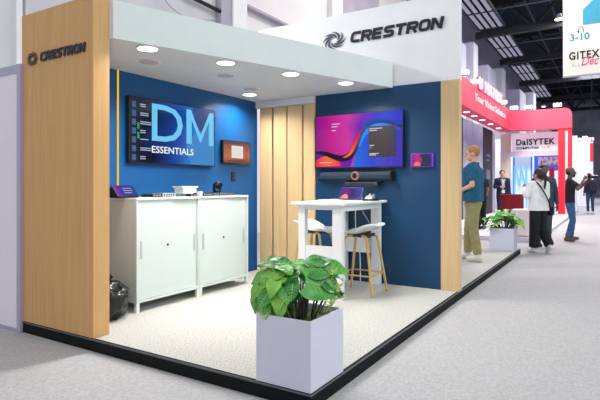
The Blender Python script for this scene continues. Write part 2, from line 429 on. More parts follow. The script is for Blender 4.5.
# ------------------------------------------------------------------ televisions
def tv_parts(t, a, b, z0, z1, face, plane, m, back):
    """a slim bezel, screen and wall bracket; a..b along the wall"""
    def bb(u0, u1, d0, d1, q0, q1):
        if face == 'side': return bx(plane+d0, plane+d1, u0, u1, q0, q1)
        return bx(u0, u1, plane-d1, plane-d0, q0, q1)
    obj('housing', bb(a, b, -.045, -.004, z0, z1), black, t, bevel=.004)
    r = BM(); e = .009
    for (u0, u1, q0, q1) in ((a, b, z0, z0+.014), (a, b, z1-e, z1), (a, a+e, z0, z1), (b-e, b, z0, z1)):
        if face == 'side': box(r, plane-.004, plane+.003, u0, u1, q0, q1)
        else: box(r, u0, u1, plane-.003, plane+.004, q0, q1)
    obj('bezel', r, black, t)
    o = obj('screen', bb(a+e, b-e, -.004, 0, z0+.014, z1-e), m, t)
    br = BM(); box(br, *( (plane-back, plane-.045, a+(b-a)*.3, b-(b-a)*.3, z0+.2, z1-.2) if face == 'side' else (a+(b-a)*.3, b-(b-a)*.3, plane+.045, plane+back, z0+.2, z1-.2)))
    obj('bracket', br, dark_metal, t)
    return o
# graphic television on the side wall
t = thing('television', 'large wall television showing big pale blue letters, above the white cabinets', 'television', (-2.88, 1.715, 1.585))
X0 = -2.87
scr = tv_parts(t, 1.03, 2.40, 1.587, 2.315, 'side', X0, screen_mat('letters_screen', [(0, (6, 12, 40)), (.2, (5, 14, 44)), (.42, (16, 60, 140)), (.55, (20, 84, 176)), (.78, (36, 140, 215)), (1, (40, 128, 205))], 1, .85, .35, 2.2), .06)
def on1(bm, d=.0015): return place(bm, (X0+d, 1.04, 1.60), 'side')
W1, H1 = 1.35, .70
cy = glow('cyan_graphic', (104, 200, 244), .95); wh = glow('white_graphic', (240, 246, 255), .95); dk = glow('dark_graphic', (6, 16, 44), .7)
pol = BM(); flat_poly(pol, [(.88*W1, 0), (W1, 0), (W1, .95*H1), (.97*W1, H1*.9), (.80*W1, .62*H1), (.66*W1, .45*H1), (.62*W1, .25*H1), (.7*W1, .0)], 0, .0008)
obj('light_beam', on1(pol, .0006), glow('blue_beam', (42, 140, 214), .8), scr)
pol = BM(); flat_poly(pol, [(.70*W1, H1), (W1, H1), (W1, .80*H1), (.95*W1, .86*H1), (.85*W1, .52*H1), (.76*W1, .7*H1)], 0, .0008)
obj('dark_patch', on1(pol, .0008), glow('deep_blue_patch', (14, 60, 140), .7), scr)
dm = fit_width(text('D', .42, depth=.001, bold=.004), .355*W1)
bmesh.ops.translate(dm, verts=dm.verts, vec=(.225*W1, .36*H1, 0))
obj('large_letter', on1(dm, .003), cy, scr)
dm = BM(); l_, r_, m_, b0, t0 = .625*W1, .985*W1, .805*W1, .36*H1, .36*H1+.42
flat_poly(dm, [(l_, b0), (l_+.065*W1, b0), (l_+.065*W1, t0-.12), (m_, b0+.02), (r_-.065*W1, t0-.12), (r_-.065*W1, b0), (r_, b0), (r_, t0), (r_-.055*W1, t0), (m_, b0+.12), (l_+.055*W1, t0), (l_, t0)], 0, .001)
obj('large_letter', on1(dm, .003), cy, scr)
es_ = fit_width(text('ESSENTIALS', .075, depth=.001, bold=.012), .49*W1); bmesh.ops.translate(es_, verts=es_.verts, vec=(.225*W1, .165*H1, 0))
obj('title_lettering', on1(es_, .004), wh, scr)
ic = BM(); ln = BM()
for i in range(7):
    y = (.90-.137*i)*H1
    flat_poly(ic, [(.022*W1, y-.035), (.062*W1, y-.035), (.062*W1, y+.03), (.022*W1, y+.03)], 0, .001)
    for j in range(2 if i != 4 else 1):
        flat_poly(ln, [(.105*W1, y+.002-.022*j), ((.16+.03*((i*7+j*3) % 3))*W1, y+.002-.022*j), ((.16+.03*((i*7+j*3) % 3))*W1, y+.013-.022*j), (.105*W1, y+.013-.022*j)], 0, .001)
obj('icon_column', on1(ic, .001), glow('icon_blue', (40, 104, 150), .7), scr)
obj('text_lines', on1(ln, .001), glow('text_grey', (170, 190, 220), .8), scr)
gs = BM()
for yy in (.52, .37): flat_poly(gs, [(.075*W1, yy*H1), (.095*W1, yy*H1), (.095*W1, (yy+.1)*H1), (.075*W1, (yy+.1)*H1)], 0, .001)
obj('green_marks', on1(gs, .0012), glow('green_mark', (20, 170, 90), .7), scr)

# colourful television on the rear wall
Y2 = 3.335
t = thing('television', 'large wall television showing a magenta and blue wave, on the rear blue panel', 'television', (-1.28, 3.36, 1.565))
scr = tv_parts(t, -1.9, -.655, 1.57, 2.283, 'front', Y2, screen_mat('wave_screen', [(0, (150, 20, 140)), (.2, (206, 30, 150)), (.4, (214, 60, 170)), (.55, (120, 40, 190)), (.72, (30, 60, 220)), (1, (40, 50, 200))], 0, .85, .3, 1.6), .065)
W2, H2 = 1.22, .69
def on2(bm, d=.001): return place(bm, (-1.89, Y2-d, 1.584), 'front')
S1 = curve([(0, .30), (.12, .27), (.3, .17), (.42, .22), (.5, .45), (.57, .68), (.68, .80), (.82, .80), (1.0, .70)], 6)
def scaled(c, dx=0, dy=0): return [((p[0]+dx)*W2, (p[1]+dy)*H2) for p in c]
def inside(c): return [(min(max(x, 0), W2), min(max(y, 0), H2)) for x, y in c]
low = [p for p in S1 if p[0] <= .5]
pol = BM(); flat_poly(pol, inside([(x, y) for x, y in scaled(low, 0, -.03)]+[(.42*W2, 0), (0, 0)]), 0, .0006)
obj('violet_field', on2(pol, .0004), screen_mat('violet_field', [(0, (120, 10, 150)), (.5, (160, 20, 170)), (1, (60, 30, 200))], 0, .8), scr)
pol = BM(); flat_poly(pol, [(max(0, W2*(.14+.17*math.cos(a))), max(0, H2*(.02+.2*math.sin(a)))) for a in [PI*q/14 for q in range(15)]], 0, .0006)
obj('orange_glow', on2(pol, .0012), screen_mat('orange_disc', [(0, (235, 40, 60)), (.5, (255, 110, 40)), (1, (250, 40, 70))], 0, .95), scr)
right = [p for p in S1 if p[0] >= .47]
pol = BM(); flat_poly(pol, inside([(x, y) for x, y in scaled(right, .02, -.05)]+[(W2, 0), (.45*W2, 0)]), 0, .0006)
obj('blue_field', on2(pol, .0005), screen_mat('blue_field', [(0, (28, 120, 235)), (.4, (20, 70, 225)), (1, (60, 40, 190))], 0, .85), scr)
n = len(S1)
obj('dark_ribbon', on2(ribbon(BM(), inside(scaled(S1)), [.03+.07*math.sin(PI*i/n) for i in range(n)], 0, .0006), .0016), screen_mat('ribbon_dark', [(0, (8, 10, 40)), (.45, (40, 20, 50)), (.6, (20, 90, 190)), (1, (20, 30, 110))], 0, .8), scr)
mid = [p for p in S1 if .34 <= p[0] <= .62]; n = len(mid)
obj('red_ribbon', on2(ribbon(BM(), scaled(mid, -.012, .015), [.005+.05*math.sin(PI*i/(n-1)) for i in range(n)], 0, .0006), .0024), screen_mat('ribbon_red', [(0, (255, 120, 50)), (.5, (235, 50, 60)), (1, (150, 30, 120))], 2, .9), scr)
up = [p for p in S1 if .5 <= p[0] <= 1]; n = len(up)
obj('bright_ribbon', on2(ribbon(BM(), inside(scaled(up, .025, -.07)), [.02+.05*math.sin(PI*i/(n-1)) for i in range(n)], 0, .0006), .0024), screen_mat('ribbon_blue', [(0, (40, 140, 240)), (.5, (70, 150, 245)), (1, (40, 40, 160))], 0, .9), scr)
obj('info_panel', on2(flat_poly(BM(), [(.635*W2, .17*H2), (.94*W2, .17*H2), (.94*W2, .74*H2), (.635*W2, .74*H2)], 0, .0006), .0032), glow('panel_brown', (48, 30, 42), .8), scr)
obj('info_panel_shade', on2(flat_poly(BM(), [(.85*W2, .17*H2), (.94*W2, .17*H2), (.94*W2, .74*H2), (.85*W2, .74*H2)], 0, .0006), .0036), glow('panel_dark', (20, 20, 70), .8), scr)
ln = BM()
for x0, x1, y in ((.645, .79, .69), (.645, .73, .655), (.645, .7, .38), (.645, .75, .23), (.645, .72, .205), (.2, .3, .82), (.2, .27, .77), (.2, .25, .7), (.05, .2, .085)):
    flat_poly(ln, [(x0*W2, y*H2), (x1*W2, y*H2), (x1*W2, y*H2+.012), (x0*W2, y*H2+.012)], 0, .0006)
obj('text_lines', on2(ln, .004), glow('text_pale', (225, 210, 235), .8), scr)
gs = flat_poly(BM(), [(.645*W2, .33*H2), (.675*W2, .33*H2), (.675*W2, .36*H2), (.645*W2, .36*H2)], 0, .0006)
obj('green_mark', on2(gs, .004), glow('green_mark', (20, 170, 90), .7), scr)

# small wall display beside the cabinets' television
t = thing('wall_display', 'small black framed display with orange desktop on the blue wall beside the large television', 'display', (-2.9, 2.87, 1.64))
scr = tv_parts(t, 2.575, 3.165, 1.64, 1.955, 'side', -2.88, screen_mat('desktop_screen', [(0, (120, 64, 60)), (.3, (200, 104, 70)), (.6, (170, 90, 80)), (1, (110, 56, 66))], 2, .8, .25, 3), .05)
pol = flat_poly(BM(), [(.17, .07), (.42, .07), (.42, .24), (.17, .24)], 0, .0008)
obj('white_window', place(pol, (-2.879, 2.58, 1.65), 'side'), glow('window_white', (232, 226, 224), .9), scr)
bar = flat_poly(BM(), [(.02, .262), (.56, .262), (.56, .285), (.02, .285)], 0, .0008)
obj('menu_bar', place(bar, (-2.879, 2.58, 1.65), 'side'), glow('menu_dark', (70, 60, 90), .8), scr)
ic = BM()
for i in range(10): flat_poly(ic, [(.1+.037*i, .018), (.125+.037*i, .018), (.125+.037*i, .042), (.1+.037*i, .042)], 0, .0008)
obj('dock_icons', place(ic, (-2.879, 2.58, 1.65), 'side'), glow('dock_dark', (50, 40, 50), .8), scr)

t = thing('wall_keypad', 'small black keypad on the blue wall above the cabinets', 'keypad', (-2.92, 2.84, 1.42))
obj('plate', bx(-2.93, -2.915, 2.80, 2.885, 1.40, 1.53), black, t, bevel=.004)
obj('button_field', bx(-2.915, -2.912, 2.82, 2.865, 1.43, 1.50), mat('keypad_grey', (58, 52, 54), .4), t)

# conference bar below the colourful television
t = thing('conference_bar', 'long dark conference soundbar with ring camera under the colourful television', 'soundbar', (-1.33, 3.33, 1.37))
prof = [(3.385, 1.405), (3.30, 1.40), (3.265, 1.43), (3.262, 1.475), (3.28, 1.515), (3.385, 1.52)]
sb_m = noisy('speaker_cloth', (28, 40, 56), (38, 52, 70), nscale=90, rough=.8)
bm = BM(); n = len(prof)
A_ = [bm.verts.new((-1.80, y, z)) for y, z in prof]; B_ = [bm.verts.new((-.80, y, z)) for y, z in prof]
bm.faces.new(A_); bm.faces.new(B_[::-1])
for i in range(n): bm.faces.new((A_[i], B_[i], B_[(i+1) % n], A_[(i+1) % n]))
bmesh.ops.recalc_face_normals(bm, faces=bm.faces)
obj('body', bm, sb_m, t, bevel=.01)
bm = BM(); box(bm, -1.815, -1.80, 3.262, 3.39, 1.40, 1.52); box(bm, -.80, -.785, 3.262, 3.39, 1.40, 1.52)
obj('end_cap', bm, black, t, bevel=.004)
bm = BM(); bmesh.ops.create_cone(bm, cap_ends=True, segments=28, radius1=.058, radius2=.052, depth=.02, matrix=Matrix.Translation((-1.27, 3.254, 1.468)) @ Matrix.Rotation(PI/2, 4, 'X'))
obj('camera_ring', bm, mat('copper_ring', (190, 130, 124), .3, .6), t)
bm = BM(); bmesh.ops.create_cone(bm, cap_ends=True, segments=28, radius1=.044, radius2=.03, depth=.02, matrix=Matrix.Translation((-1.27, 3.246, 1.468)) @ Matrix.Rotation(PI/2, 4, 'X'))
obj('camera_lens', bm, black, t)
t = thing('receiver_box', 'slim black receiver box on a wall bracket beneath the soundbar', 'receiver', (-1.2, 3.34, 1.34))
obj('housing', bx(-1.42, -.98, 3.28, 3.385, 1.345, 1.385), mat('receiver_grey', (58, 62, 70), .4), t, bevel=.004)
obj('front_slot', bx(-1.38, -1.02, 3.277, 3.281, 1.358, 1.37), black, t)
obj('bracket', box(bx(-1.43, -1.41, 3.29, 3.4, 1.335, 1.395), -.99, -.97, 3.29, 3.4, 1.335, 1.395), black, t)

t = thing('wall_tablet', 'small purple framed touch panel on the blue panel beside the colourful television', 'tablet', (-.435, 3.38, 1.57))
obj('housing', bx(-.565, -.305, 3.365, 3.4, 1.565, 1.735), mat('tablet_purple', (96, 40, 150), .4), t, bevel=.006)
scr = obj('screen', bx(-.545, -.325, 3.362, 3.366, 1.58, 1.722), screen_mat('tablet_wave', [(0, (150, 30, 160)), (.35, (210, 40, 140)), (.55, (30, 30, 90)), (1, (30, 40, 130))], 0, .8, .4, 3), t)
obj('orange_glow', place(flat_poly(BM(), [(.01, .0), (.10, .0), (.095, .03), (.07, .05), (.03, .045)], 0, .0005), (-.545, 3.361, 1.582), 'front'), glow('orange_spot', (255, 120, 60), .9), scr)
obj('dark_window', place(flat_poly(BM(), [(.12, .02), (.2, .02), (.2, .11), (.12, .11)], 0, .0005), (-.545, 3.361, 1.582), 'front'), glow('window_navy', (24, 30, 60), .7), scr)
obj('side_light', box(bx(-.571, -.566, 3.37, 3.395, 1.57, 1.73), -.304, -.299, 3.37, 3.395, 1.57, 1.73), glow('purple_led', (150, 50, 230), 1.0), t)

# ------------------------------------------------------------------ cabinets
cab_m = mat('cabinet_white', (204, 213, 209), .4)
def cabinet(y0, y1, label):
    x0, x1 = -2.90, -2.40; yc = (y0+y1)/2
    t = thing('storage_cabinet', label, 'cabinet', (-2.65, yc, P), group='white sliding door cabinets')
    b = BM()
    box(b, x0, x1, y0, y0+.02, .195, 1.2); box(b, x0, x1, y1-.02, y1, .195, 1.2); box(b, x0, x0+.015, y0+.02, y1-.02, .195, 1.2); box(b, x0+.015, x1, y0+.02, y1-.02, .195, .22)
    obj('carcass', b, cab_m, t)
    obj('top', bx(x0, x1+.004, y0, y1, 1.2, 1.222), white, t, bevel=.003)
    ym = y0+.02+(y1-y0-.04)*.54
    for i, (a, c, xf) in enumerate(((y0+.022, ym+.012, x1-.012), (ym-.012, y1-.022, x1-.03))):
        d = obj('door', bx(xf-.016, xf, a, c, .222, 1.198), cab_m, t, bevel=.002)
        hy = a+.03 if i == 0 else c-.05
        obj('handle', bx(xf, xf+.004, hy, hy+.026, .62, .80), mat('handle_satin', (182, 186, 188), .3, .3), d, bevel=.004)
    lk = BM(); bmesh.ops.create_cone(lk, cap_ends=True, segments=16, radius1=.012, radius2=.012, depth=.008, matrix=Matrix.Translation((x1-.008, ym-.06, .73)) @ Matrix.Rotation(PI/2, 4, 'Y'))
    obj('lock', lk, dark_metal, t)
    for x in (x0+.02, x1-.02):
        for y in (y0+.02, y1-.02): obj('leg', bx(x-.018, x+.018, y-.018, y+.018, P, .195), white, t)
    return t
c1 = cabinet(.735, 1.615, 'white sliding door cabinet next to the black bag, holding the tilted touch tablet')
dup(c1, (-2.65, 2.06, P), label='white sliding door cabinet near the oak slats, holding the black camera')
# things standing on the cabinets
Z = 1.222
t = thing('touch_tablet', 'tilted tabletop touch tablet with purple screen on the cabinet near the oak end panel', 'tablet', (-2.6, .78, Z))
M = Matrix.Translation((-2.63, .775, Z+.036)) @ Matrix.Rotation(math.radians(48), 4, 'Y')
def tilted(b): bmesh.ops.transform(b, matrix=M, verts=b.verts); return b
obj('base', prism(BM(), [(-2.74, Z), (-2.55, Z), (-2.55, Z+.012), (-2.70, Z+.11)], -.88, -.66, Matrix.Rotation(PI/2, 4, 'X')), black, t)
obj('housing', tilted(bx(-.085, .065, -.13, .13, 0.025, .04)), black, t, bevel=.004)
scr = obj('screen', tilted(bx(-.078, .058, -.12, .12, .04, .042)), screen_mat('tablet_list', [(0, (170, 40, 190)), (.25, (60, 40, 170)), (.6, (28, 50, 150)), (1, (20, 60, 170))], 1, .7, .3, 3), t)
obj('text_lines', tilted(box(box(box(BM(), -.045, -.037, -.03, .08, .042, .043), -.015, -.007, -.03, .08, .042, .043), .015, .023, -.03, .06, .042, .043)), glow('text_grey', (170, 190, 220), .8), scr)

def device(name, label, y0, y1, x0, x1, h, m, cat='device', ports=True):
    t = thing(name, label, cat, ((x0+x1)/2, (y0+y1)/2, Z))
    obj('housing', bx(x0, x1, y0, y1, Z+.003, Z+h), m, t, bevel=.003)
    if ports:
        p = BM(); nn = max(2, int((y1-y0)/.035))
        for i in range(nn): box(p, x1, x1+.002, y0+.012+(y1-y0-.02)*i/nn, y0+.012+(y1-y0-.02)*(i+.55)/nn, Z+h*.35, Z+h*.75)
        obj('port_row', p, dark_metal if m is not black else grey_plastic, t)
    obj('foot', box(box(BM(), x0+.01, x0+.03, y0+.01, y1-.01, Z, Z+.004), x1-.03, x1-.01, y0+.01, y1-.01, Z, Z+.004), black_soft, t)
    return t
device('media_receiver', 'flat black receiver on the cabinet just after the touch tablet', 1.07, 1.205, -2.72, -2.55, .034, black)
device('media_receiver', 'flat silver receiver on the cabinet below the large television', 1.215, 1.40, -2.72, -2.55, .040, mat('silver_case', (186, 192, 198), .35, .4))
device('network_switch', 'small grey green circuit box between the silver receiver and the white box', 1.42, 1.56, -2.70, -2.56, .034, mat('circuit_grey', (96, 116, 112), .5))
device('media_receiver', 'thin black receiver lying before the white box on the cabinet', 1.575, 1.68, -2.64, -2.5, .028, black)
device('signal_box', 'tiny white cube standing before the white box', 1.725, 1.77, -2.55, -2.5, .055, white, ports=False)
device('media_receiver', 'flat black receiver on the cabinet between the white cube and the camera', 1.785, 1.95, -2.66, -2.5, .036, black)
device('network_switch', 'small grey circuit box beside the camera base', 1.96, 2.05, -2.62, -2.5, .032, mat('circuit_grey', (96, 116, 112), .5))
device('control_processor', 'long black unit lying under the camera at the cabinet end', 2.06, 2.36, -2.72, -2.5, .036, black)
t = thing('speaker_box', 'white box with flared lid on the cabinets beside the black receivers', 'box', (-2.72, 1.72, Z))
obj('body', bx(-2.80, -2.66, 1.62, 1.84, Z, Z+.095), white, t, bevel=.004)
obj('lid', bx(-2.81, -2.65, 1.60, 1.86, Z+.095, Z+.115), white, t, bevel=.003)
t = thing('conference_camera', 'black pan and tilt camera standing on the long black unit', 'camera', (-2.62, 2.16, Z+.036))
b = lathe(BM(), [(.05, 0), (.05, .025), (.04, .035), (.02, .036)], (-2.62, 2.16, Z+.036), 20); obj('base', b, black, t, smooth=True)
for s in (-1, 1): obj('yoke_arm', bx(-2.64, -2.60, 2.16+s*.052-.008, 2.16+s*.052+.008, Z+.06, Z+.145), black, t, bevel=.004)
hd = ball(BM(), (-2.62, 2.16, Z+.13), .045, 3, (1.1, 1, .95)); h = obj('head', hd, black, t, smooth=True)
ls = BM(); bmesh.ops.create_cone(ls, cap_ends=True, segments=20, radius1=.03, radius2=.026, depth=.03, matrix=Matrix.Translation((-2.57, 2.16, Z+.13)) @ Matrix.Rotation(PI/2, 4, 'Y'))
obj('lens', ls, mat('lens_glass', (30, 26, 40), .05), h)

# black bag behind the oak panel
bm = ball(BM(), (0, 0, 0), .21, 4)
for v in bm.verts:
    p = v.co.copy(); q = 1+.22*noise.noise(p*9)+.12*noise.noise(p*22)
    v.co = Vector((p.x*1.05*q, p.y*.95*q, p.z*.95*q+.05*max(0, .12-abs(p.x))))
    v.co.z = max(v.co.z, -.165)
bmesh.ops.translate(bm, verts=bm.verts, vec=(-2.50, .46, P+.167))
t = thing('plastic_bag', 'crumpled glossy black bag on the floor beside the white cabinet end', 'bag', (-2.50, .46, P))
obj('sack', bm, mat('black_film', (8, 9, 11), .25), t, smooth=True)
kn = BM()
for i in range(7):
    a = 2*PI*i/7; cone(kn, (-2.50, .46, P+.32), .012, (-2.50+.05*math.cos(a), .46+.05*math.sin(a), P+.39+.01*(i % 3)), .02, 6)
obj('knot', kn, mat('black_film', (8, 9, 11), .25), t)

# ------------------------------------------------------------------ bar table
tw = mat('table_white', (232, 234, 236), .4)
t = thing('bar_table', 'white high bar table with panelled ends in front of the blue panel', 'table', (-1.225, 2.8, P))
obj('tabletop', bx(-1.565, -.885, 2.20, 3.385, 1.13, 1.16), tw, t, bevel=.004)
for x0, x1 in ((-1.505, -1.42), (-1.07, -.955)):
    for y0, y1 in ((2.266, 2.34), (3.30, 3.375)): obj('leg', bx(x0, x1, y0, y1, P, 1.13), tw, t, bevel=.003)
ap = BM(); box(ap, -1.42, -1.07, 2.275, 2.30, 1.075, 1.13); box(ap, -1.42, -1.07, 3.34, 3.365, 1.075, 1.13); box(ap, -.985, -.96, 2.34, 3.30, 1.06, 1.13); box(ap, -1.5, -1.475, 2.34, 3.30, 1.06, 1.13)
obj('apron', ap, tw, t)
for y in (2.285, 3.325): obj('cross_panel', bx(-1.42, -1.07, y, y+.03, .485, .672), tw, t, bevel=.003)
tag(obj('power_cable', tube(BM(), curve([(-1.14, 3.0, 1.125), (-1.15, 3.02, .98), (-1.18, 3.1, .8), (-1.2, 3.25, .5), (-1.2, 3.27, .12)], 8), .006), white), 'thin white cable hanging beneath the bar table', 'cable')
tag(obj('power_cable', tube(BM(), curve([(-1.05, 2.95, 1.125), (-1.04, 3.0, 1.02), (-.99, 3.1, .84), (-1.05, 3.26, .5), (-1.08, 3.27, .12)], 8), .006), grey_plastic), 'thin grey cable slanting beneath the bar table', 'cable')
Zt = 1.16
t = thing('touch_tablet', 'tilted tabletop touch tablet with orange and purple picture on the bar table', 'tablet', (-1.15, 2.95, Zt))
M = Matrix.Translation((-1.17, 2.90, Zt+.01)) @ Matrix.Rotation(math.radians(58), 4, 'X')
obj('base', prism(BM(), [(2.88, Zt), (3.02, Zt), (2.985, Zt+.10), (2.90, Zt+.012)], -1.29, -1.05, Matrix(((0, 0, 1, 0), (1, 0, 0, 0), (0, 1, 0, 0), (0, 0, 0, 1)))), grey_plastic, t)
obj('housing', tilted(bx(-.15, .15, 0, .17, 0, .014)), mat('tablet_blue_case', (40, 40, 110), .4), t, bevel=.004)
scr = obj('screen', tilted(bx(-.14, .14, .01, .16, .014, .016)), screen_mat('table_tablet', [(0, (80, 30, 150)), (.3, (150, 30, 150)), (.5, (40, 30, 130)), (1, (50, 46, 160))], 0, .7, .3, 3), t)
gl = BM(); prism(gl, [(-.13+.0, .012), (-.02, .012), (-.03, .05), (-.06, .075), (-.1, .06)], .0162, .0168); obj('orange_glow', tilted(gl), glow('orange_spot', (255, 120, 60), .9), scr)
t = thing('desk_phone', 'black conference phone on a silver cradle at the table corner', 'phone', (-.97, 3.05, Zt))
obj('base', bx(-1.05, -.905, 3.0, 3.16, Zt, Zt+.02), black, t, bevel=.004)
obj('cradle', prism(BM(), [(3.02, Zt+.02), (3.14, Zt+.02), (3.12, Zt+.085), (3.06, Zt+.05)], -1.03, -.94, Matrix(((0, 0, 1, 0), (1, 0, 0, 0), (0, 1, 0, 0), (0, 0, 0, 1)))), grey_plastic, t)
for x in (-1.02, -.965): obj('prong', tube(BM(), [(x, 3.09, Zt+.06), (x+.012, 3.10, Zt+.135)], [.013, .006], 8), black, t)
obj('side_block', bx(-.93, -.892, 3.03, 3.15, Zt, Zt+.03), black, t, bevel=.004)
t = thing('keyboard', 'thin pale grey keyboard lying flat on the bar table', 'keyboard', (-1.38, 2.7, Zt))
obj('case', bx(-1.47, -1.17, 2.62, 2.74, Zt, Zt+.014), mat('keyboard_grey', (176, 182, 190), .5), t, bevel=.003)
ks = BM()
for r in range(4):
    for q in range(12): box(ks, -1.46+.024*q, -1.441+.024*q, 2.63+.026*r, 2.65+.026*r, Zt+.014, Zt+.019)
obj('key_field', ks, mat('key_white', (222, 224, 228), .5), t)
t = thing('media_receiver', 'thin dark box lying behind the keyboard on the bar table', 'device', (-1.3, 3.1, Zt))
obj('housing', bx(-1.5, -1.33, 3.0, 3.14, Zt, Zt+.022), dark_metal, t, bevel=.003)
obj('foot_strip', bx(-1.49, -1.34, 2.998, 3.0, Zt+.004, Zt+.018), grey_plastic, t)

# ------------------------------------------------------------------ bar stools (local: faces -x, backrest at +x)
shell_m = mat('stool_shell', (222, 226, 226), .45)
def stool(loc, rz, label):
    t = thing('bar_stool', label, 'stool', loc, rz, 'white shell bar stools')
    bm = BM(); NU, NV = 18, 14; g = []
    for i in range(NU+1):
        u = i/NU; row = []
        x = -.225+.47*u
        hw = .205*(1-abs(2*u-1)**3.2*.35)
        for j in range(NV+1):
            v = 2*j/NV-1
            back = max(0, (u-.5)/.5)
            side = abs(v)**2.5*(.045+.035*back)*(1-.85*max(0, (u-.6)/.4)**2)
            z = .70+.022*math.cos(u*PI)*0+.088*back**1.3+side*(.6 if u < .5 else 1)-.012*math.sin(PI*min(1, u*1.6))
            if u < .12: z -= (.12-u)*.25
            row.append(bm.verts.new((x+.0*v, v*hw, z)))
        g.append(row)
    for i in range(NU):
        for j in range(NV): bm.faces.new((g[i][j], g[i+1][j], g[i+1][j+1], g[i][j+1]))
    bmesh.ops.recalc_face_normals(bm, faces=bm.faces)
    s = obj('seat_shell', bm, shell_m, t, smooth=True, local=True)
    sd = s.modifiers.new('Solid', 'SOLIDIFY'); sd.thickness = .02; sd.offset = 0
    obj('under_plate', box(BM(), -.13, .13, -.11, .11, .655, .69), mat('stool_bracket', (50, 46, 44), .5), t, local=True, bevel=.006)
    for sx in (-1, 1):
        for sy in (-1, 1):
            path = curve([(sx*.06, sy*.10, .665), (sx*.115, sy*.135, .655), (sx*.145, sy*.155, .60), (sx*.19, sy*.185, .30), (sx*.235, sy*.215, .0)], 6)
            n = len(path)
            obj('leg', tube(BM(), path, [.014+.002*math.sin(PI*i/(n-1)) for i in range(n)], 10), stool_wood, t, smooth=True, local=True)
    hz = .225; X = .2; Yq = .192
    fr = BM()
    for a, b in (((-X, -Yq), (X, -Yq)), ((X, -Yq), (X, Yq)), ((X, Yq), (-X, Yq)), ((-X, Yq), (-X, -Yq))): tube(fr, [(*a, hz), (*b, hz)], .0095, 8)
    obj('footrest', fr, stool_wood, t, smooth=True, local=True)
    return t
s1 = stool((-.965, 2.785, P), 0, 'white shell bar stool with oak legs tucked against the open side of the bar table')
dup(s1, (-1.62, 2.86, P), PI, 'white shell bar stool with oak legs half hidden behind the table legs, by the slats')

# ------------------------------------------------------------------ potted plants
leaf_ms = [noisy('leaf_deep', (26, 100, 40), (54, 140, 56), nscale=16, rough=.3, spec=.5), noisy('leaf_mid', (46, 132, 42), (90, 174, 66), nscale=8, rough=.38, spec=.5),
           noisy('leaf_lime', (112, 182, 50), (150, 206, 76), nscale=8, rough=.4, spec=.5)]
rib_m = mat('leaf_rib', (150, 200, 130), .5)
stem_m = mat('stem_brown', (62, 54, 52), .6)
stem_g = mat('stem_green', (84, 130, 54), .6)
def leaf_bm(L, Wd, curl=.25, fold=.18, heart=True):
    """a heart shaped blade along +y with a folded midrib; returns blade and rib"""
    bm = BM(); NU, NV = 12, 8; g = []
    for i in range(NU+1):
        u = i/NU
        w = Wd*.5*(math.sin(PI*min(1, u*.82+.18))**.8)*(1.12-.35*u) if heart else Wd*.5*math.sin(PI*(u*.92+.06))
        if i == NU: w = .002
        row = []
        for j in range(NV+1):
            v = 2*j/NV-1
            y = u*L-(abs(v)**2)*(.16*L*(1-u) if heart else 0)
            wave = .05*Wd*math.sin(u*9+abs(v)*3)*abs(v)
            row.append(bm.verts.new((v*w, y, fold*abs(v)*w-curl*L*u*u+wave-.06*w*v*v)))
        g.append(row)
    for i in range(NU):
        for j in range(NV): bm.faces.new((g[i][j], g[i][j+1], g[i+1][j+1], g[i+1][j]))
    rib = BM(); tube(rib, [(0, u*L, -curl*L*u*u+.003) for u in [q/8 for q in range(9)]], [.0032*(1-q/9)+.0006 for q in range(9)], 5)
    for s in (-1, 1):
        for u0 in (.15, .32, .5, .67):
            i = int(u0*NU); w = abs(g[i][NV].co.x)
            tube(rib, [(0, u0*L, -curl*L*u0*u0+.004), (s*w*.42, (u0+.09)*L, fold*.42*w-curl*L*(u0+.09)**2+.004), (s*w*.72, (u0+.16)*L, fold*.72*w-curl*L*(u0+.16)**2+.003)], [.0016, .0012, .0006], 4)
    return bm, rib
def xf(bm, M): bmesh.ops.transform(bm, matrix=M, verts=bm.verts); return bm
def planter_box(t, x0, x1, y0, y1, z0, z1, m):
    b = BM(); wl = .014
    box(b, x0, x1, y0, y0+wl, z0, z1); box(b, x0, x1, y1-wl, y1, z0, z1); box(b, x0, x0+wl, y0+wl, y1-wl, z0, z1); box(b, x1-wl, x1, y0+wl, y1-wl, z0, z1); box(b, x0+wl, x1-wl, y0+wl, y1-wl, z0, z0+.02)
    obj('planter', b, m, t)
    s = BM(); bmesh.ops.create_grid(s, x_segments=24, y_segments=24, size=.5)
    for v in s.verts:
        p = v.co; v.co = Vector((x0+wl+(x1-x0-2*wl)*(p.x+.5), y0+wl+(y1-y0-2*wl)*(p.y+.5), z1-.05+.02*noise.noise(Vector((p.x*14, p.y*14, 1)))))
    obj('moss', s, noisy('moss_green', (40, 62, 26), (88, 116, 50), nscale=60, rough=.9), t, smooth=True)
t = thing('potted_plant', 'leafy green plant in a large white cube planter on the platform corner', 'plant', (-.21, .225, P))
planter_box(t, -.408, -.004, .004, .43, P+.004, .53, mat('planter_white', (210, 209, 228), .4))
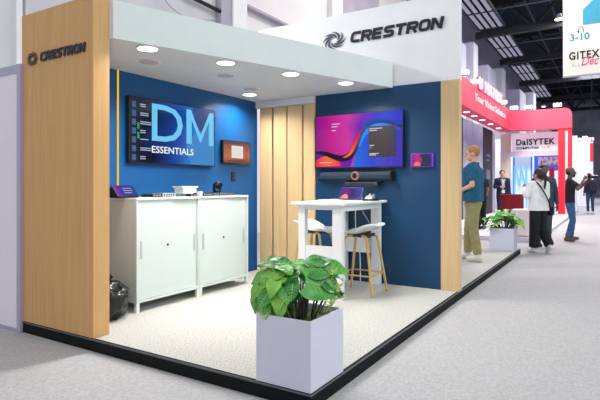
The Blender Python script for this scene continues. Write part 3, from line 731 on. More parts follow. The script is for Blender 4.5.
# leaves: (across, deep, height of the leaf base, length, width, heading, pitch, tint); across/deep in a frame turned 32 degrees
CB = Vector((-.21, .225, 0)); RX = Vector((.85, .527, 0)); FY = Vector((-.527, .85, 0))
LV = [(-.17, .0, .83, .17, .17, -80, 2, 0, 25), (-.15, .03, .84, .15, .15, 80, 0, 0, 25), (-.12, -.03, .82, .12, .12, -150, -5, 1, 10),
      (.06, -.02, .80, .22, .20, -75, 2, 0, 35), (.08, .05, .83, .19, .17, -50, 14, 0, 20), (.15, .04, .80, .17, .16, -110, 4, 1, 35), (.02, .03, .82, .15, .14, 60, 6, 1, 20),
      (.03, -.10, .73, .25, .23, -80, -12, 1, 55), (.16, -.04, .73, .15, .15, -75, -30, 0, 45),
      (-.02, -.06, .76, .17, .15, 70, -10, 0, 40), (-.04, -.05, .66, .13, .12, 120, -45, 0, 30),
      (-.12, -.06, .77, .15, .14, 110, -20, 2, 50), (-.15, -.05, .72, .16, .15, 85, -25, 1, 55), (-.18, -.08, .70, .16, .14, 100, -45, 2, 50), (-.22, -.05, .74, .14, .12, 80, -40, 2, 45),
      (-.25, -.04, .66, .17, .11, 95, -72, 1, 40), (-.28, -.03, .62, .15, .09, 90, -80, 2, 40), (-.20, -.10, .64, .15, .13, 130, -60, 1, 30), (-.14, -.12, .66, .14, .13, 165, -55, 2, 0),
      (-.10, -.10, .70, .15, .14, -170, -45, 1, 0), (-.06, -.03, .76, .15, .14, 30, -10, 2, 0), (-.17, .06, .74, .16, .14, 60, -20, 1, 20),
      (.07, .10, .77, .18, .16, -20, -10, 0, 0), (.0, .10, .75, .18, .15, 30, -15, 1, 0), (.18, .08, .76, .15, .14, -60, -15, 1, 20), (-.13, -.13, .60, .12, .11, 175, -75, 2, 0),
      (-.22, -.11, .58, .13, .11, 120, -72, 2, 30), (-.10, .02, .70, .15, .14, 90, -20, 1, 45), (.05, .0, .76, .16, .15, -160, -25, 1, 0)]
def plant_leaf(t, CB, RX, FY, z_soil, a, d, z, L, Wd, head, pitch, tint, roll=0, spread=.45, sc=1):
    base = CB+RX*a+FY*d+Vector((0, 0, z))
    hd = math.radians(head); dirh = FY*math.cos(hd)-RX*math.sin(hd)      # heading 0 = away, 90 = towards the left of the frame
    M = Matrix.Translation(base) @ Matrix.Rotation(math.atan2(-dirh.x, dirh.y), 4, 'Z') @ Matrix.Rotation(math.radians(pitch), 4, 'X') @ Matrix.Rotation(-math.radians(roll)*math.sin(hd), 4, 'Y')
    b, r = leaf_bm(L, Wd, .22, .16)
    lf = obj('leaf', xf(b, M), leaf_ms[tint], t, smooth=True)
    obj('rib', xf(r, M), rib_m, lf)
    s0 = CB+RX*a*spread+FY*d*spread+Vector((0, 0, z_soil))
    mid = s0.lerp(base, .55)+Vector((0, 0, (z-z_soil)*.12))
    obj('stem', tube(BM(), curve([s0, mid, base], 5), [.006*sc]*6+[.005*sc]*3+[.0035*sc]*2, 6), stem_m if tint < 2 else stem_g, t, smooth=True)
for q in LV: plant_leaf(t, CB, RX, FY, .48, *((q if q[0] > -.08 or q[2] > .8 else q[:3]+(q[3]*.8, q[4]*.78)+q[5:])))
for q in ((-.13, -.04, .62, .11, .10, 140, -40, 1, 30), (-.19, -.02, .79, .11, .10, 60, -15, 2, 45), (-.10, -.04, .80, .11, .10, 130, -20, 2, 20), (-.27, -.06, .70, .12, .09, 85, -55, 2, 50),
          (-.24, .0, .76, .12, .10, 75, -25, 1, 45), (-.16, -.12, .74, .11, .10, 150, -45, 2, 20), (-.21, -.12, .66, .11, .1, 110, -50, 1, 50), (-.30, -.04, .64, .13, .07, 95, -82, 1, 40),
          (-.05, -.10, .72, .11, .10, 170, -50, 0, 0), (.0, -.04, .80, .12, .11, -60, -5, 1, 40), (.2, -.02, .68, .1, .09, -90, -30, 1, 40)): plant_leaf(t, CB, RX, FY, .48, *q)
fr = BM()
for k, (a0, a1, z1) in enumerate(((.15, .215, .79), (.17, .26, .70), (.16, .28, .62), (.19, .24, .66))):
    p0 = CB+RX*a0+FY*-.02+Vector((0, 0, .52)); p1 = CB+RX*a1+FY*-.03+Vector((0, 0, z1)); pth = curve([p0, p0.lerp(p1, .5)+Vector((0, 0, .03)), p1], 6); tube(fr, pth, .0022, 5)
    for i in range(3, len(pth)):
        for s in (-1, 1):
            tip = pth[i]+RX*s*.028+Vector((0, 0, .022)); n_ = FY*.004
            vs = [fr.verts.new(x) for x in (pth[i]-Vector((0, 0, .004)), tip, pth[i]+Vector((0, 0, .006))+n_)]; fr.faces.new(vs)
obj('fern_frond', fr, mat('fern_lime', (188, 206, 96), .5), t)
tf = BM()
for i in range(40):
    d = Vector((random.uniform(-1, 1), random.uniform(-1, 1), random.uniform(-1, 1))).normalized()
    cone(tf, CB+RX*.262+FY*-.02+Vector((0, 0, .635)), .003, CB+RX*.262+FY*-.02+Vector((0, 0, .635))+d*.028, .001, 4)
obj('moss_ball', tf, mat('moss_ball_green', (36, 84, 52), .7), t)
obj('moss_ball_stalk', tube(BM(), curve([CB+RX*.12+Vector((0, 0, .5)), CB+RX*.18+FY*-.02+Vector((0, 0, .62)), CB+RX*.255+FY*-.02+Vector((0, 0, .64))], 6), .003, 5), stem_m, t)

t = thing('potted_plant', 'small bushy plant in a white cube planter at the far platform corner by the armchair', 'plant', (-.26, 7.84, P))
planter_box(t, -.49, -.055, 7.62, 8.04, P+.002, .52, mat('planter_white', (210, 209, 228), .4))
CB2 = Vector((-.27, 7.83, 0))
for i in range(46):
    a = random.uniform(-.27, .27); d = random.uniform(-.2, .2); z = .86-.85*abs(a)**1.3+random.uniform(-.14, .02)-.2*abs(d)
    plant_leaf(t, CB2, RX, FY, .47, a, d, max(.58, z), random.uniform(.13, .21), random.uniform(.12, .17), (90 if a < 0 else -90)+random.uniform(-70, 70), random.uniform(-45, 20), random.choice((1, 1, 2, 2, 0)), random.uniform(0, 50))

# small card on the hall carpet
tag(obj('paper_card', bx(.06, .24, -.10, -.02, 0.001, .006), mat('card_white', (235, 236, 238), .6)), 'small white card lying on the grey carpet at the platform corner', 'card')

# white partition panel next to the oak end panel
t = thing('partition_panel', 'tall white exhibition partition standing beside the oak end panel', 'partition', (-4.3, .0, 0))
obj('infill', bx(-6.2, -3.12, -.015, .015, .02, 2.38), noisy('partition_infill', (236, 230, 240), (240, 234, 244), nscale=1, rough=.6), t)
alu = mat('aluminium_lavender', (176, 172, 200), .4, .1)
obj('post', bx(-3.12, -3.065, -.03, .03, 0, 2.46), alu, t, bevel=.004)
obj('top_rail', bx(-6.2, -3.12, -.025, .025, 2.38, 2.46), alu, t, bevel=.004)
obj('bottom_rail', bx(-6.2, -3.12, -.02, .02, 0.001, .03), alu, t)

# ================================================================== THE RED STAND AND ITS NEIGHBOUR
red = mat('red_fascia', (232, 58, 84), .5)
red_deep = mat('red_column', (232, 24, 50), .5)
rp = thing('stand_platform', 'pale lilac raised floor of the red stand across the gap', 'platform', (-3, 20, 0))
obj('deck', bx(-6.95, .03, 10.3, 26.9, .002, .098), noisy('lilac_carpet', (200, 194, 204), (214, 208, 216), nscale=30, rough=.9), rp)
obj('edge_strip', box(bx(.03, .056, 10.3, 26.9, .002, .098), -6.95, .056, 10.27, 10.3, .002, .098), mat('edge_pale_grey', (196, 198, 214), .4), rp)

t = thing('stand_gateway', 'red curved fascia frame with twin columns and glowing letters', 'fascia', (-1.3, 21.9, .1))
z0, z1 = 3.79, 4.66
pts = [(-2.33, 9.2), (-2.33, 20.6)]+[(-2.33+1.15*(1-math.cos(a)), 20.6+1.15*math.sin(a)) for a in [PI/2*q/10 for q in range(1, 11)]]+[(-.95, 21.75), (-.95, 22.2), (-2.9, 22.2), (-2.9, 9.2)]
obj('side_fascia', prism(BM(), pts, z0, z1), red, t, auto=.6)
f = [(-.95, z0), (.07, z0), (.07, z1-.28)]+[(-.21+.28*math.cos(a), z1-.28+.28*math.sin(a)) for a in [PI/2*q/8 for q in range(1, 9)]]+[(-.95, z1)]
obj('front_fascia', prism(BM(), f, -22.2, -21.75, Matrix.Rotation(PI/2, 4, 'X')), red, t, auto=.6)
obj('column', bx(-.46, -.2, 21.8, 22.15, .1, z0), red_deep, t)
obj('column', bx(-.09, .06, 21.8, 22.15, .1, z0), red_deep, t)
obj('column_filler', bx(-.2, -.09, 21.9, 22.1, .1, z0), mat('cream_filler', (236, 214, 206), .6), t)
lt = fit_width(text('U MATRIX', .40, depth=.05, bold=.0, space=1.2), 4.1)
obj('large_lettering', place(lt, (-2.29, 15.1, 4.63), 'side'), glow('letter_white', (255, 250, 252), .95), t, label='large white letters standing up from the red fascia')
obj('letter_backing', place(flat_poly(BM(), [(-.15, 0), (4.35, 0), (4.5, .52), (-.15, .4)], 0, .04), (-2.36, 15.1, 4.6), 'side'), mat('magenta_back', (214, 40, 120), .5), t)
lt = fit_width(text('Your Vision Solution', .24, depth=.02, bold=.006), 5.6)
obj('small_lettering', place(lt, (-2.32, 14.55, 4.17), 'side'), glow('letter_white_soft', (255, 240, 244), .9), t)

for i, (x, y, z, lb) in enumerate(((-2.45, 13.35, 4.66, 'bright floodlight on the red fascia right beside the white upper board'), (-2.45, 15.0, 4.66, 'bright floodlight on the red fascia before the raised letters'),
                      (-2.45, 20.0, 4.66, 'bright floodlight on the red fascia just past the raised letters'), (-2.3, 21.9, 4.66, 'bright floodlight on the red fascia bend'),
                      (-1.72, 22.0, 4.66, 'bright floodlight above the middle of the red front fascia'), (-.55, 22.0, 4.66, 'bright floodlight above the twin red columns'))):
    t = thing('floodlight', lb, 'floodlight', (x, y, z), group='floodlights on the red fascia')
    obj('bracket', box(bx(x-.02, x+.02, y-.02, y+.02, z, z+.1), x-.09, x+.09, y-.02, y+.02, z+.08, z+.1), dark_metal, t)
    obj('housing', bx(x-.12, x+.12, y-.02, y+.1, z+.1, z+.27), dark_metal, t, bevel=.01)
    obj('lens', bx(x-.11, x+.11, y-.03, y-.02, z+.11, z+.26), glow('flood_lens', (255, 250, 238), 6), t)
    b_ = lathe(BM(), [(.01, -.01), (.07, 0), (.08, .04), (.07, .08), (.01, .09)], (0, 0, 0), 16)
    bmesh.ops.transform(b_, matrix=Matrix.Translation((x+.12, y+.04, z+.19)) @ Matrix.Rotation(PI/2, 4, 'Y'), verts=b_.verts)
    obj('side_lamp', b_, glow('flood_lens', (255, 250, 238), 6), t)
for i, y in enumerate((13.3, 14.6, 15.7, 17.0, 18.5, 20.2)):
    t = thing('recessed_downlight', 'small downlight under the red fascia, %s from the oak post' % ('first', 'second', 'third', 'fourth', 'fifth', 'sixth')[i], 'downlight', (-2.6, y, z0-.02), group='downlights under the red fascia')
    obj('trim_ring', lathe(BM(), [(.13, z0), (.13, z0-.012), (.1, z0-.012), (.1, z0)], (-2.6, y, 0), 16), white, t)
    obj('lens', lathe(BM(), [(.1, z0), (.1, z0-.016)], (-2.6, y, 0), 16), glow('small_lens', (255, 248, 244), 5), t)

# back wall of the red stand with graphic panels
struct('wall_stand', bx(-3.3, -3.12, 9.2, 22.2, .1, z0), mat('stand_wall_grey', (176, 170, 186), .7), label='grey back wall of the red stand')
def gpanel(y0, y1, label, stops, deco):
    t = thing('graphic_panel', label, 'panel', (-3.08, (y0+y1)/2, .1), group='graphic panels under the red fascia')
    gm = screen_mat(label[:20], stops, 2, .6, .5, 3); gm.node_tree.nodes['Principled BSDF'].inputs['Roughness'].default_value = .7
    obj('board', bx(-3.12, -3.06, y0, y1, .1, z0), gm, t)
    for nm, m, rects in deco:
        b = BM()
        for (s0, s1, q0, q1) in rects: box(b, -3.06, -3.05, y0+(y1-y0)*s0, y0+(y1-y0)*s1, q0, q1)
        obj(nm, b, m, t)
gpanel(12.0, 16.0, 'dark purple lit graphic panel next to the oak post', [(0, (60, 50, 80)), (.4, (84, 74, 110)), (.7, (44, 36, 66)), (1, (70, 64, 100))],
       [('light_beam', glow('beam_lilac', (170, 164, 200), .7), [(.62, .72, 2.2, 3.7), (.86, .9, 2.6, 3.7)]), ('text_lines', wh, [(.7, .9, 2.95, 3.05), (.7, .92, 2.75, 2.82)])])
gpanel(16.1, 19.3, 'pale lilac lit graphic panel behind the teal shirted man', [(0, (208, 200, 226)), (.5, (226, 220, 240)), (.8, (150, 140, 196)), (1, (200, 194, 226))],
       [('printed_screens', glow('print_slate', (120, 124, 156), .6), [(.25, .5, 1.3, 2.0), (.58, .85, 1.3, 2.0)]), ('purple_band', glow('print_violet', (140, 126, 190), .6), [(.3, .7, 2.4, 2.9)])])
gpanel(19.4, 21.3, 'narrow near black lit graphic panel at the bend of the red fascia', [(0, (40, 36, 54)), (.5, (56, 50, 72)), (1, (26, 22, 40))],
       [('text_lines', glow('print_grey', (120, 116, 150), .6), [(.3, .7, 2.6, 2.68), (.3, .6, 2.4, 2.46), (.3, .7, 1.6, 2.0)])])

# neighbour stand behind the gateway
t = thing('sign_board', 'white sign board with bold dark lettering behind the red gateway', 'sign', (-1.4, 22.7, 2.95))
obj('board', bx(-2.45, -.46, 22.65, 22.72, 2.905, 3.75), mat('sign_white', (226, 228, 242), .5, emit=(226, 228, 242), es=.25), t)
obj('lettering', place(fit_width(text('DaISYTEK', .26, depth=.02, bold=.03, wide=1.2, space=1.12), 1.62), (-2.27, 22.64, 3.2), 'front'), ink, t)
obj('small_lettering', place(fit_width(text('COMPUTER', .1, depth=.02, bold=.03), .98), (-2.27, 22.64, 3.0), 'front'), ink, t)
obj('yellow_lettering', place(fit_width(text('LLC', .1, depth=.02, bold=.03), .34), (-1.18, 22.64, 3.0), 'front'), mat('yellow_print', (224, 186, 40), .5), t)
t = thing('support_gantry', 'pale lilac beam and post gantry carrying the sign board', 'gantry', (-1.5, 22.7, .1))
lil = mat('lilac_frame', (198, 184, 200), .6)
obj('beam', bx(-2.95, -.46, 22.55, 22.8, 2.68, 2.9), lil, t)
obj('post', bx(-2.95, -2.55, 22.55, 22.85, .1, 2.68), mat('beige_post', (198, 182, 172), .6), t)
obj('upper_post', bx(-2.95, -2.5, 22.6, 22.85, 2.9, 3.75), mat('beige_post', (198, 182, 172), .6), t)
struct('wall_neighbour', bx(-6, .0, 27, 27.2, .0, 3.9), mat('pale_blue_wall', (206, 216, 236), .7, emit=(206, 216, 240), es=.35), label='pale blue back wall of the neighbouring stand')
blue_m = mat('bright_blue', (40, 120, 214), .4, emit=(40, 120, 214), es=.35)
t = thing('glass_screen', 'pale glass panel edged in bright blue beside the beige post', 'screen', (-2.2, 23.2, .1))
obj('edge_bar', bx(-2.5, -2.42, 23.2, 23.3, .1, 2.68), blue_m, t)
obj('edge_bar', bx(-1.72, -1.66, 23.2, 23.3, .1, 2.68), blue_m, t)
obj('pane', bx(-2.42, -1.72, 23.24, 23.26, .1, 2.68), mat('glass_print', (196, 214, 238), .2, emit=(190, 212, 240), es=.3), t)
t = thing('truss_frame', 'light blue zigzag lattice stand behind the blue edged glass', 'lattice', (-2.1, 22.95, .1))
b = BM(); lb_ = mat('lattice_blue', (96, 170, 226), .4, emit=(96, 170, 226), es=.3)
zz = [(-2.40, 1.0), (-2.36, 2.2), (-2.16, 1.3), (-2.12, 2.2), (-1.92, 1.3), (-1.88, 2.2)]
for a_, c_ in zip(zz, zz[1:]): tube(b, [(a_[0], 23.0, a_[1]), (c_[0], 23.0, c_[1])], .035, 6)
obj('lattice', b, lb_, t)
obj('post', box(bx(-2.42, -2.36, 22.97, 23.03, .1, 2.25), -1.9, -1.84, 22.97, 23.03, .1, 2.25), lb_, t)
t = thing('poster_board', 'blue poster with a mottled red and white picture under the sign board', 'poster', (-1.1, 23.6, 2.0))
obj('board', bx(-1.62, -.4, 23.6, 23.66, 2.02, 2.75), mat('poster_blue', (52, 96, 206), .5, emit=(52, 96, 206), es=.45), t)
obj('picture', bx(-1.45, -.42, 23.585, 23.6, 2.28, 2.66), noisy('poster_mottle', (196, 110, 120), (206, 214, 232), nscale=6, rough=.6, lo=.45, hi=.55), t)
obj('stand_leg', box(bx(-1.55, -1.5, 23.61, 23.65, .1, 2.02), -.52, -.47, 23.61, 23.65, .1, 2.02), chrome, t)
t = thing('display_counter', 'long white display table with small exhibits beneath the blue poster', 'counter', (-1.1, 24.5, .1))
obj('top', bx(-1.75, -.35, 24.2, 24.8, .95, 1.0), white, t)
obj('body', bx(-1.7, -.4, 24.25, 24.75, .1, .95), white, t)
for i, (x, h_, c_) in enumerate(((-1.5, .3, (150, 150, 160)), (-1.2, .22, (90, 90, 110)), (-.9, .34, (170, 140, 140)), (-.62, .25, (110, 120, 150)))):
    o = thing('exhibit_box', ['tall grey', 'low dark', 'tall pinkish', 'short slate'][i]+' exhibit box on the long white display table', 'box', (x, 24.5, 1.0))
    obj('case', bx(x-.1, x+.1, 24.42, 24.58, 1.0, 1.0+h_), mat('exhibit%d' % i, c_, .5), o, bevel=.01)
    obj('front_label', bx(x-.07, x+.07, 24.414, 24.42, 1.04, 1.0+h_*.6), white, o)
t = thing('banner_stand', 'narrow upright banner striped red and blue beside the red column', 'banner', (-.62, 20.9, .1))
obj('sheet', bx(-.72, -.52, 20.88, 20.92, .14, 2.1), screen_mat('narrow_banner', [(0, (40, 50, 190)), (.35, (70, 60, 180)), (.6, (190, 30, 90)), (1, (220, 30, 60))], 2, .5, .2, 3), t)
obj('base', bx(-.74, -.5, 20.8, 21.0, .1, .14), grey_plastic, t)

# armchair and counter
t = thing('armchair', 'dark red upholstered tub armchair behind the far planter', 'armchair', (-.84, 12.45, .1))
b = BM(); Rr = .31; pts_o = []; pts_i = []; AX, AY = -.84, 12.45
for q in range(19):
    a = -PI*.02-PI*.96*q/18
    pts_o.append((Rr*math.cos(a), Rr*math.sin(a))); pts_i.append((Rr*.76*math.cos(a), Rr*.76*math.sin(a)))
prism(b, pts_o+pts_i[::-1], .25, 1.0)
for v in b.verts: v.co += Vector((AX, AY, .1))
fab = noisy('maroon_fabric', (120, 20, 36), (136, 28, 44), nscale=30, rough=.85)
obj('backrest', b, fab, t, bevel=.07, seg=5)
obj('seat', lathe(BM(), [(.1, .22), (.22, .23), (.23, .3), (.22, .43), (.16, .46), (.02, .465)], (AX, AY, .1), 24), fab, t, smooth=True)
for a in range(4):
    x, y = AX+.2*math.cos(PI/4+PI/2*a), AY+.2*math.sin(PI/4+PI/2*a); obj('leg', cone(BM(), (x, y, .1), .012, (x, y, .34), .02), chrome, t)
t = thing('low_counter', 'low pinkish white rounded counter between the armchair and the woman', 'counter', (-.36, 10.75, .1))
b = bx(-.58, -.16, 10.55, 10.95, .105, .76); obj('body', b, mat('blush_white', (230, 212, 216), .5), t, bevel=.05, seg=4)
obj('plinth', bx(-.55, -.19, 10.58, 10.92, .1, .13), grey_plastic, t)

# far stands down the aisle
t = thing('exhibition_tower', 'tall white display tower with a lamp on top far down the aisle', 'tower', (0.1, 34, 0))
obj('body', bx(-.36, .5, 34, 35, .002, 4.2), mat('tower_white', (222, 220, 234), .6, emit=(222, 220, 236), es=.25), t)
obj('cap', bx(-.42, .56, 33.9, 35.1, 4.2, 4.34), white, t)
obj('lamp', bx(-.05, .2, 33.85, 33.9, 4.18, 4.42), glow('flood_lens', (255, 250, 238), 6), t)
t = thing('hanging_sign', 'small red sign hanging far down the aisle past the white tower', 'sign', (.44, 33.5, 2.8))
obj('sheet', bx(.36, .54, 33.46, 33.54, 2.8, 3.95), red_deep, t)
obj('suspension_wire', tube(BM(), [(.45, 33.5, 3.95), (.45, 33.5, 12.98)], .01, 5), steel, t)
def kiosk(x0, x1, y, h, m, m2, label):
    t = thing('exhibition_kiosk', label, 'kiosk', ((x0+x1)/2, y, 0), group='far kiosks')
    obj('back_wall', bx(x0, x1, y, y+.3, .002, h), m, t)
    obj('header', bx(x0, x1, y-.25, y, h-.5, h), m2, t)
    obj('counter', bx(x0+.15, x1-.15, y-.5, y-.05, .002, 1.0), white, t)
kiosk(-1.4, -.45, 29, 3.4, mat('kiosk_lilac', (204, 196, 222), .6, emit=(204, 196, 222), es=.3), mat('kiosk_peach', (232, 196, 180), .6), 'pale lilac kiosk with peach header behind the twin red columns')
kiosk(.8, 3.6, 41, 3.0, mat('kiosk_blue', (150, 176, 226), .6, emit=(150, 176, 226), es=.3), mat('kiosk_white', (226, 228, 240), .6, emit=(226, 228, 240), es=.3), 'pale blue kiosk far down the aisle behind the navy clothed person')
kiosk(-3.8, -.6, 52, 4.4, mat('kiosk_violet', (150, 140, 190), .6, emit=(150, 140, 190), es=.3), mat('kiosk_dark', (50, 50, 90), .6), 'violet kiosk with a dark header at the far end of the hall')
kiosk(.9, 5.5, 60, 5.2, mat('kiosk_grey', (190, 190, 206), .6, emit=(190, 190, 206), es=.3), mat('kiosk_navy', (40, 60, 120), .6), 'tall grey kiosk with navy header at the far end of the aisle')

# ================================================================== PEOPLE
skin_l = mat('skin_fair', (224, 170, 146), .55); skin_m = mat('skin_tan', (176, 124, 98), .55); skin_d = mat('skin_brown', (112, 76, 60), .55)
eye_m = mat('eye_dark', (30, 24, 22), .3)
def capsule(b, p0, r0, p1, r1, f0=False, f1=False):
    if not f0: ball(b, p0, r0, 2)
    if not f1: ball(b, p1, r1, 2)
    cone(b, p0, r0, p1, r1, 14)
def V(*a): return Vector(a)
def hand_bm(b, wrist, d, n, size=1.0, curl=.5, right=1):
    """palm, four bent fingers and a thumb, appended to b"""
    d = Vector(d).normalized(); n = (Vector(n)-d*Vector(n).dot(d)).normalized(); s = d.cross(n)*right
    w = Vector(wrist); k = size
    pc = w+d*.05*k
    R = Matrix((s, n, d)).transposed().to_4x4()
    ball(b, pc, .05*k, 2, (.82, .36, 1.0), R)
    for i, (o, L) in enumerate(((-.03, .072), (-.01, .082), (.01, .077), (.03, .06))):
        p0 = w+d*.085*k+s*o*k; p1 = p0+(d*math.cos(curl*.6)+n*math.sin(curl*.6))*L*.5*k; p2 = p1+(d*math.cos(curl*1.7)+n*math.sin(curl*1.7))*L*.5*k
        tube(b, [p0-d*.02*k, p0, p1, p2], [.009*k, .0095*k, .0085*k, .006*k], 7)
    p0 = w+d*.03*k-s*.032*k; p1 = p0+(d*.6-s*.75+n*.25).normalized()*.038*k; p2 = p1+(d*.85-s*.2+n*.5).normalized()*.032*k
    tube(b, [w+d*.02*k, p0, p1, p2], [.013*k, .012*k, .0105*k, .007*k], 7)

def person(label, loc, rz, H, pose=None, skin=skin_l, top=None, bottom=None, shoes=None, hair=None, sleeve='short', hair_style='short', wide=1.0, head_yaw=0, head_pitch=0,
           collar=None, lapel=None, loose=0, wide_leg=0, hem=.90, extra=None):
    """a standing figure, local +y forward, +x its right hand side; joints in metres for a 1.8 m body, scaled to H"""
    k = H/1.8
    J = dict(pel=(0, 0, .98), waist=(0, .0, 1.12), chest=(0, .01, 1.34), neck=(0, -.01, 1.51), head=(0, .02, 1.665),
             shR=(.185, 0, 1.455), shL=(-.185, 0, 1.455), elR=(.235, -.03, 1.17), elL=(-.235, -.03, 1.17), wrR=(.24, .06, .93), wrL=(-.24, .06, .93),
             hipR=(.095, 0, .94), hipL=(-.095, 0, .94), knR=(.10, .02, .51), knL=(-.10, .02, .51), anR=(.105, -.02, .085), anL=(-.105, -.02, .085), nR=None, nL=None, curl=.5)
    toe = {'R': (.03, 1.0), 'L': (-.03, 1.0)}
    if pose:
        for a, b in pose.items():
            if a in ('toeR', 'toeL'): toe[a[-1]] = b
            else: J[a] = b
    G = {a: (Vector(b)*k if isinstance(b, tuple) else b) for a, b in J.items()}
    t = thing('person', label, 'person', loc, rz)
    r = lambda v: v*k
    Rh = Matrix.Rotation(head_yaw, 4, 'Z') @ Matrix.Rotation(head_pitch, 4, 'X')
    hc = G['head']
    def hp(x, y, z): return hc+(Rh @ Vector((x*k, y*k, z*k)))
    # body skin
    b = BM()
    ball(b, hc+Rh @ V(0, -.008*k, .022*k), r(.1), 3, (.80, .98, 1.0), Rh); ball(b, hp(0, .022, -.05), r(.068), 3, (.86, .95, 1.0), Rh)
    ball(b, hp(0, .055, -.085), r(.03), 2, (1.2, .8, .7), Rh)
    capsule(b, hp(0, .092, .02), r(.010), hp(0, .112, -.018), r(.015))
    ball(b, hp(0, .094, -.052), r(.018), 2, (1.3, .6, .6), Rh)
    for s in (-1, 1): ball(b, hp(s*.082, -.012, -.005), r(.026), 2, (.4, .8, 1.2), Rh)
    capsule(b, G['neck']-V(0, .01, .06)*k, r(.062), hp(0, -.015, -.06), r(.052))
    for s in ('R', 'L'):
        sg = 1 if s == 'R' else -1
        capsule(b, G['sh'+s], r(.046), G['el'+s], r(.038)); capsule(b, G['el'+s], r(.038), G['wr'+s], r(.025))
        capsule(b, G['hip'+s], r(.07), G['kn'+s], r(.048)); capsule(b, G['kn'+s], r(.048), G['an'+s], r(.036))
        capsule(b, G['an'+s], r(.036), G['an'+s]+V(toe[s][0], toe[s][1], 0).normalized()*r(.11)-V(0, 0, r(.045)), r(.028))
        capsule(b, G['chest']+V(sg*.07*k, 0, 0), r(.085), G['pel']+V(sg*.05*k, 0, 0), r(.085))
    capsule(b, G['shR'], r(.05), G['shL'], r(.05))
    b = voxel(b, .0105, 3)
    for s in ('R', 'L'):
        sg = 1 if s == 'R' else -1
        d = G['wr'+s]-G['el'+s]; n = G['n'+s] if G['n'+s] is not None else V(-sg, .25, 0)
        hand_bm(b, G['wr'+s], d, n, k, J['curl'], sg)
    obj('body', b, skin, t, smooth=True, local=True)
    for s in (-1, 1): obj('eye', ball(BM(), hp(s*.031, .083, .015), r(.0095), 2), eye_m, t, local=True)
    obj('mouth', ball(BM(), hp(0, .104, -.053), r(.012), 2, (1.5, .35, .4), Rh), mat('lips', (150, 84, 80), .5), t, local=True)
    # top
    b = BM(); wd = wide; lo = loose
    for sg in (-1, 1):
        s = 'R' if sg > 0 else 'L'
        capsule(b, G['chest']+V(sg*.085*wd, .0, .03)*k, r((.108+lo*.5)*wd), G['waist']+V(sg*.075*wd, .0, 0)*k, r((.102+lo)*wd))
        capsule(b, G['waist']+V(sg*.075*wd, 0, 0)*k, r((.102+lo)*wd), G['pel']+V(sg*.08*wd, 0, -.12)*k, r((.108+lo)*wd))
        capsule(b, G['sh'+s]+V(0, 0, -.005)*k, r(.069+lo*.4), G['chest']+V(sg*.09, 0, .02)*k, r(.1))
        capsule(b, G['sh'+s], r(.066+lo*.4), G['neck']+V(sg*.03, -.005, -.02)*k, r(.06)); ball(b, G['neck']-V(0, .014, .075)*k, r(.088))
        if sleeve == 'short':
            e = G['sh'+s].lerp(G['el'+s], .78); capsule(b, G['sh'+s], r(.068), e, r(.062), f1=True)
        else:
            capsule(b, G['sh'+s], r(.068+lo*.4), G['el'+s], r(.056+lo*.5)); capsule(b, G['el'+s], r(.056+lo*.5), G['el'+s].lerp(G['wr'+s], .97), r(.040+lo*.4), f1=True)
    b = voxel(b, .011, 4)
    for v in b.verts: v.co += V(.004*noise.noise(v.co*11), .004*noise.noise(v.co*11+V(5, 0, 0)), 0)
    arms_low = min(G['wrR'].z, G['wrL'].z, G['elR'].z, G['elL'].z) < hem*k
    if not arms_low or sleeve == 'short':
        cut(b, V(0, 0, hem*k), V(0, 0, -1))
    tp = obj('shirt' if lapel is None else 'jacket', b, top, t, smooth=True, local=True)
    if collar is not None:
        cb_ = BM(); nk = G['neck']
        tube(cb_, [nk+V(.068*math.cos(a), .068*math.sin(a)+.0, .01-.03*max(0, math.sin(a)))*k for a in [2*PI*q/16 for q in range(17)]], r(.017), 6, cap=False)
        obj('collar', cb_, collar, tp, smooth=True, local=True)
    if lapel is not None:
        lb2 = BM(); prism(lb2, [(-.045*k, 1.47*k), (.045*k, 1.47*k), (.0, 1.2*k)], -r(.14*wd), -r(.10*wd), Matrix.Rotation(PI/2, 4, 'X'))
        obj('shirt_front', lb2, lapel, tp, local=True)
    # trousers
    b = BM(); wl = wide_leg
    for s in ('R', 'L'):
        sg = 1 if s == 'R' else -1
        capsule(b, G['pel']+V(sg*.055*wd, 0, .06)*k, r(.1*wd), G['hip'+s]+V(0, 0, -.03)*k, r(.099*wd)); capsule(b, G['hip'+s]+V(0, 0, -.03)*k, r(.099*wd), G['kn'+s], r(.068+wl)); 
        end = G['kn'+s].lerp(G['an'+s], .93); capsule(b, G['kn'+s], r(.068+wl), end, r(.056+wl*1.3), f1=True)
    b = voxel(b, .0115, 3)
    for v in b.verts:
        f = .006*noise.noise(V(v.co.x*9, v.co.y*9, v.co.z*16)); v.co += V(f, f, 0)
    if wide > 1.2: 
        for v in b.verts: v.co.x *= .9; v.co.y *= (.86 if v.co.z > .9*k else .95)
    obj('trousers', b, bottom, t, smooth=True, local=True)
    for s in ('R', 'L'):
        a = G['an'+s]; fd = V(toe[s][0], toe[s][1], 0).normalized(); b = BM()
        pitch = pose.get('lift'+s, 0) if pose else 0
        up = V(0, 0, 1); f2 = (fd*math.cos(pitch)-up*math.sin(pitch)); u2 = (up*math.cos(pitch)+fd*math.sin(pitch))
        capsule(b, a-u2*r(.035)-f2*r(.03), r(.047), a-u2*r(.042)+f2*r(.15), r(.040)); capsule(b, a, r(.05), a-u2*r(.035)+f2*r(.05), r(.047))
        b = voxel(b, .009, 2)
        if not pitch: cut(b, V(0, 0, .004), V(0, 0, -1))
        sh = obj('shoe', b, shoes, t, smooth=True, local=True)
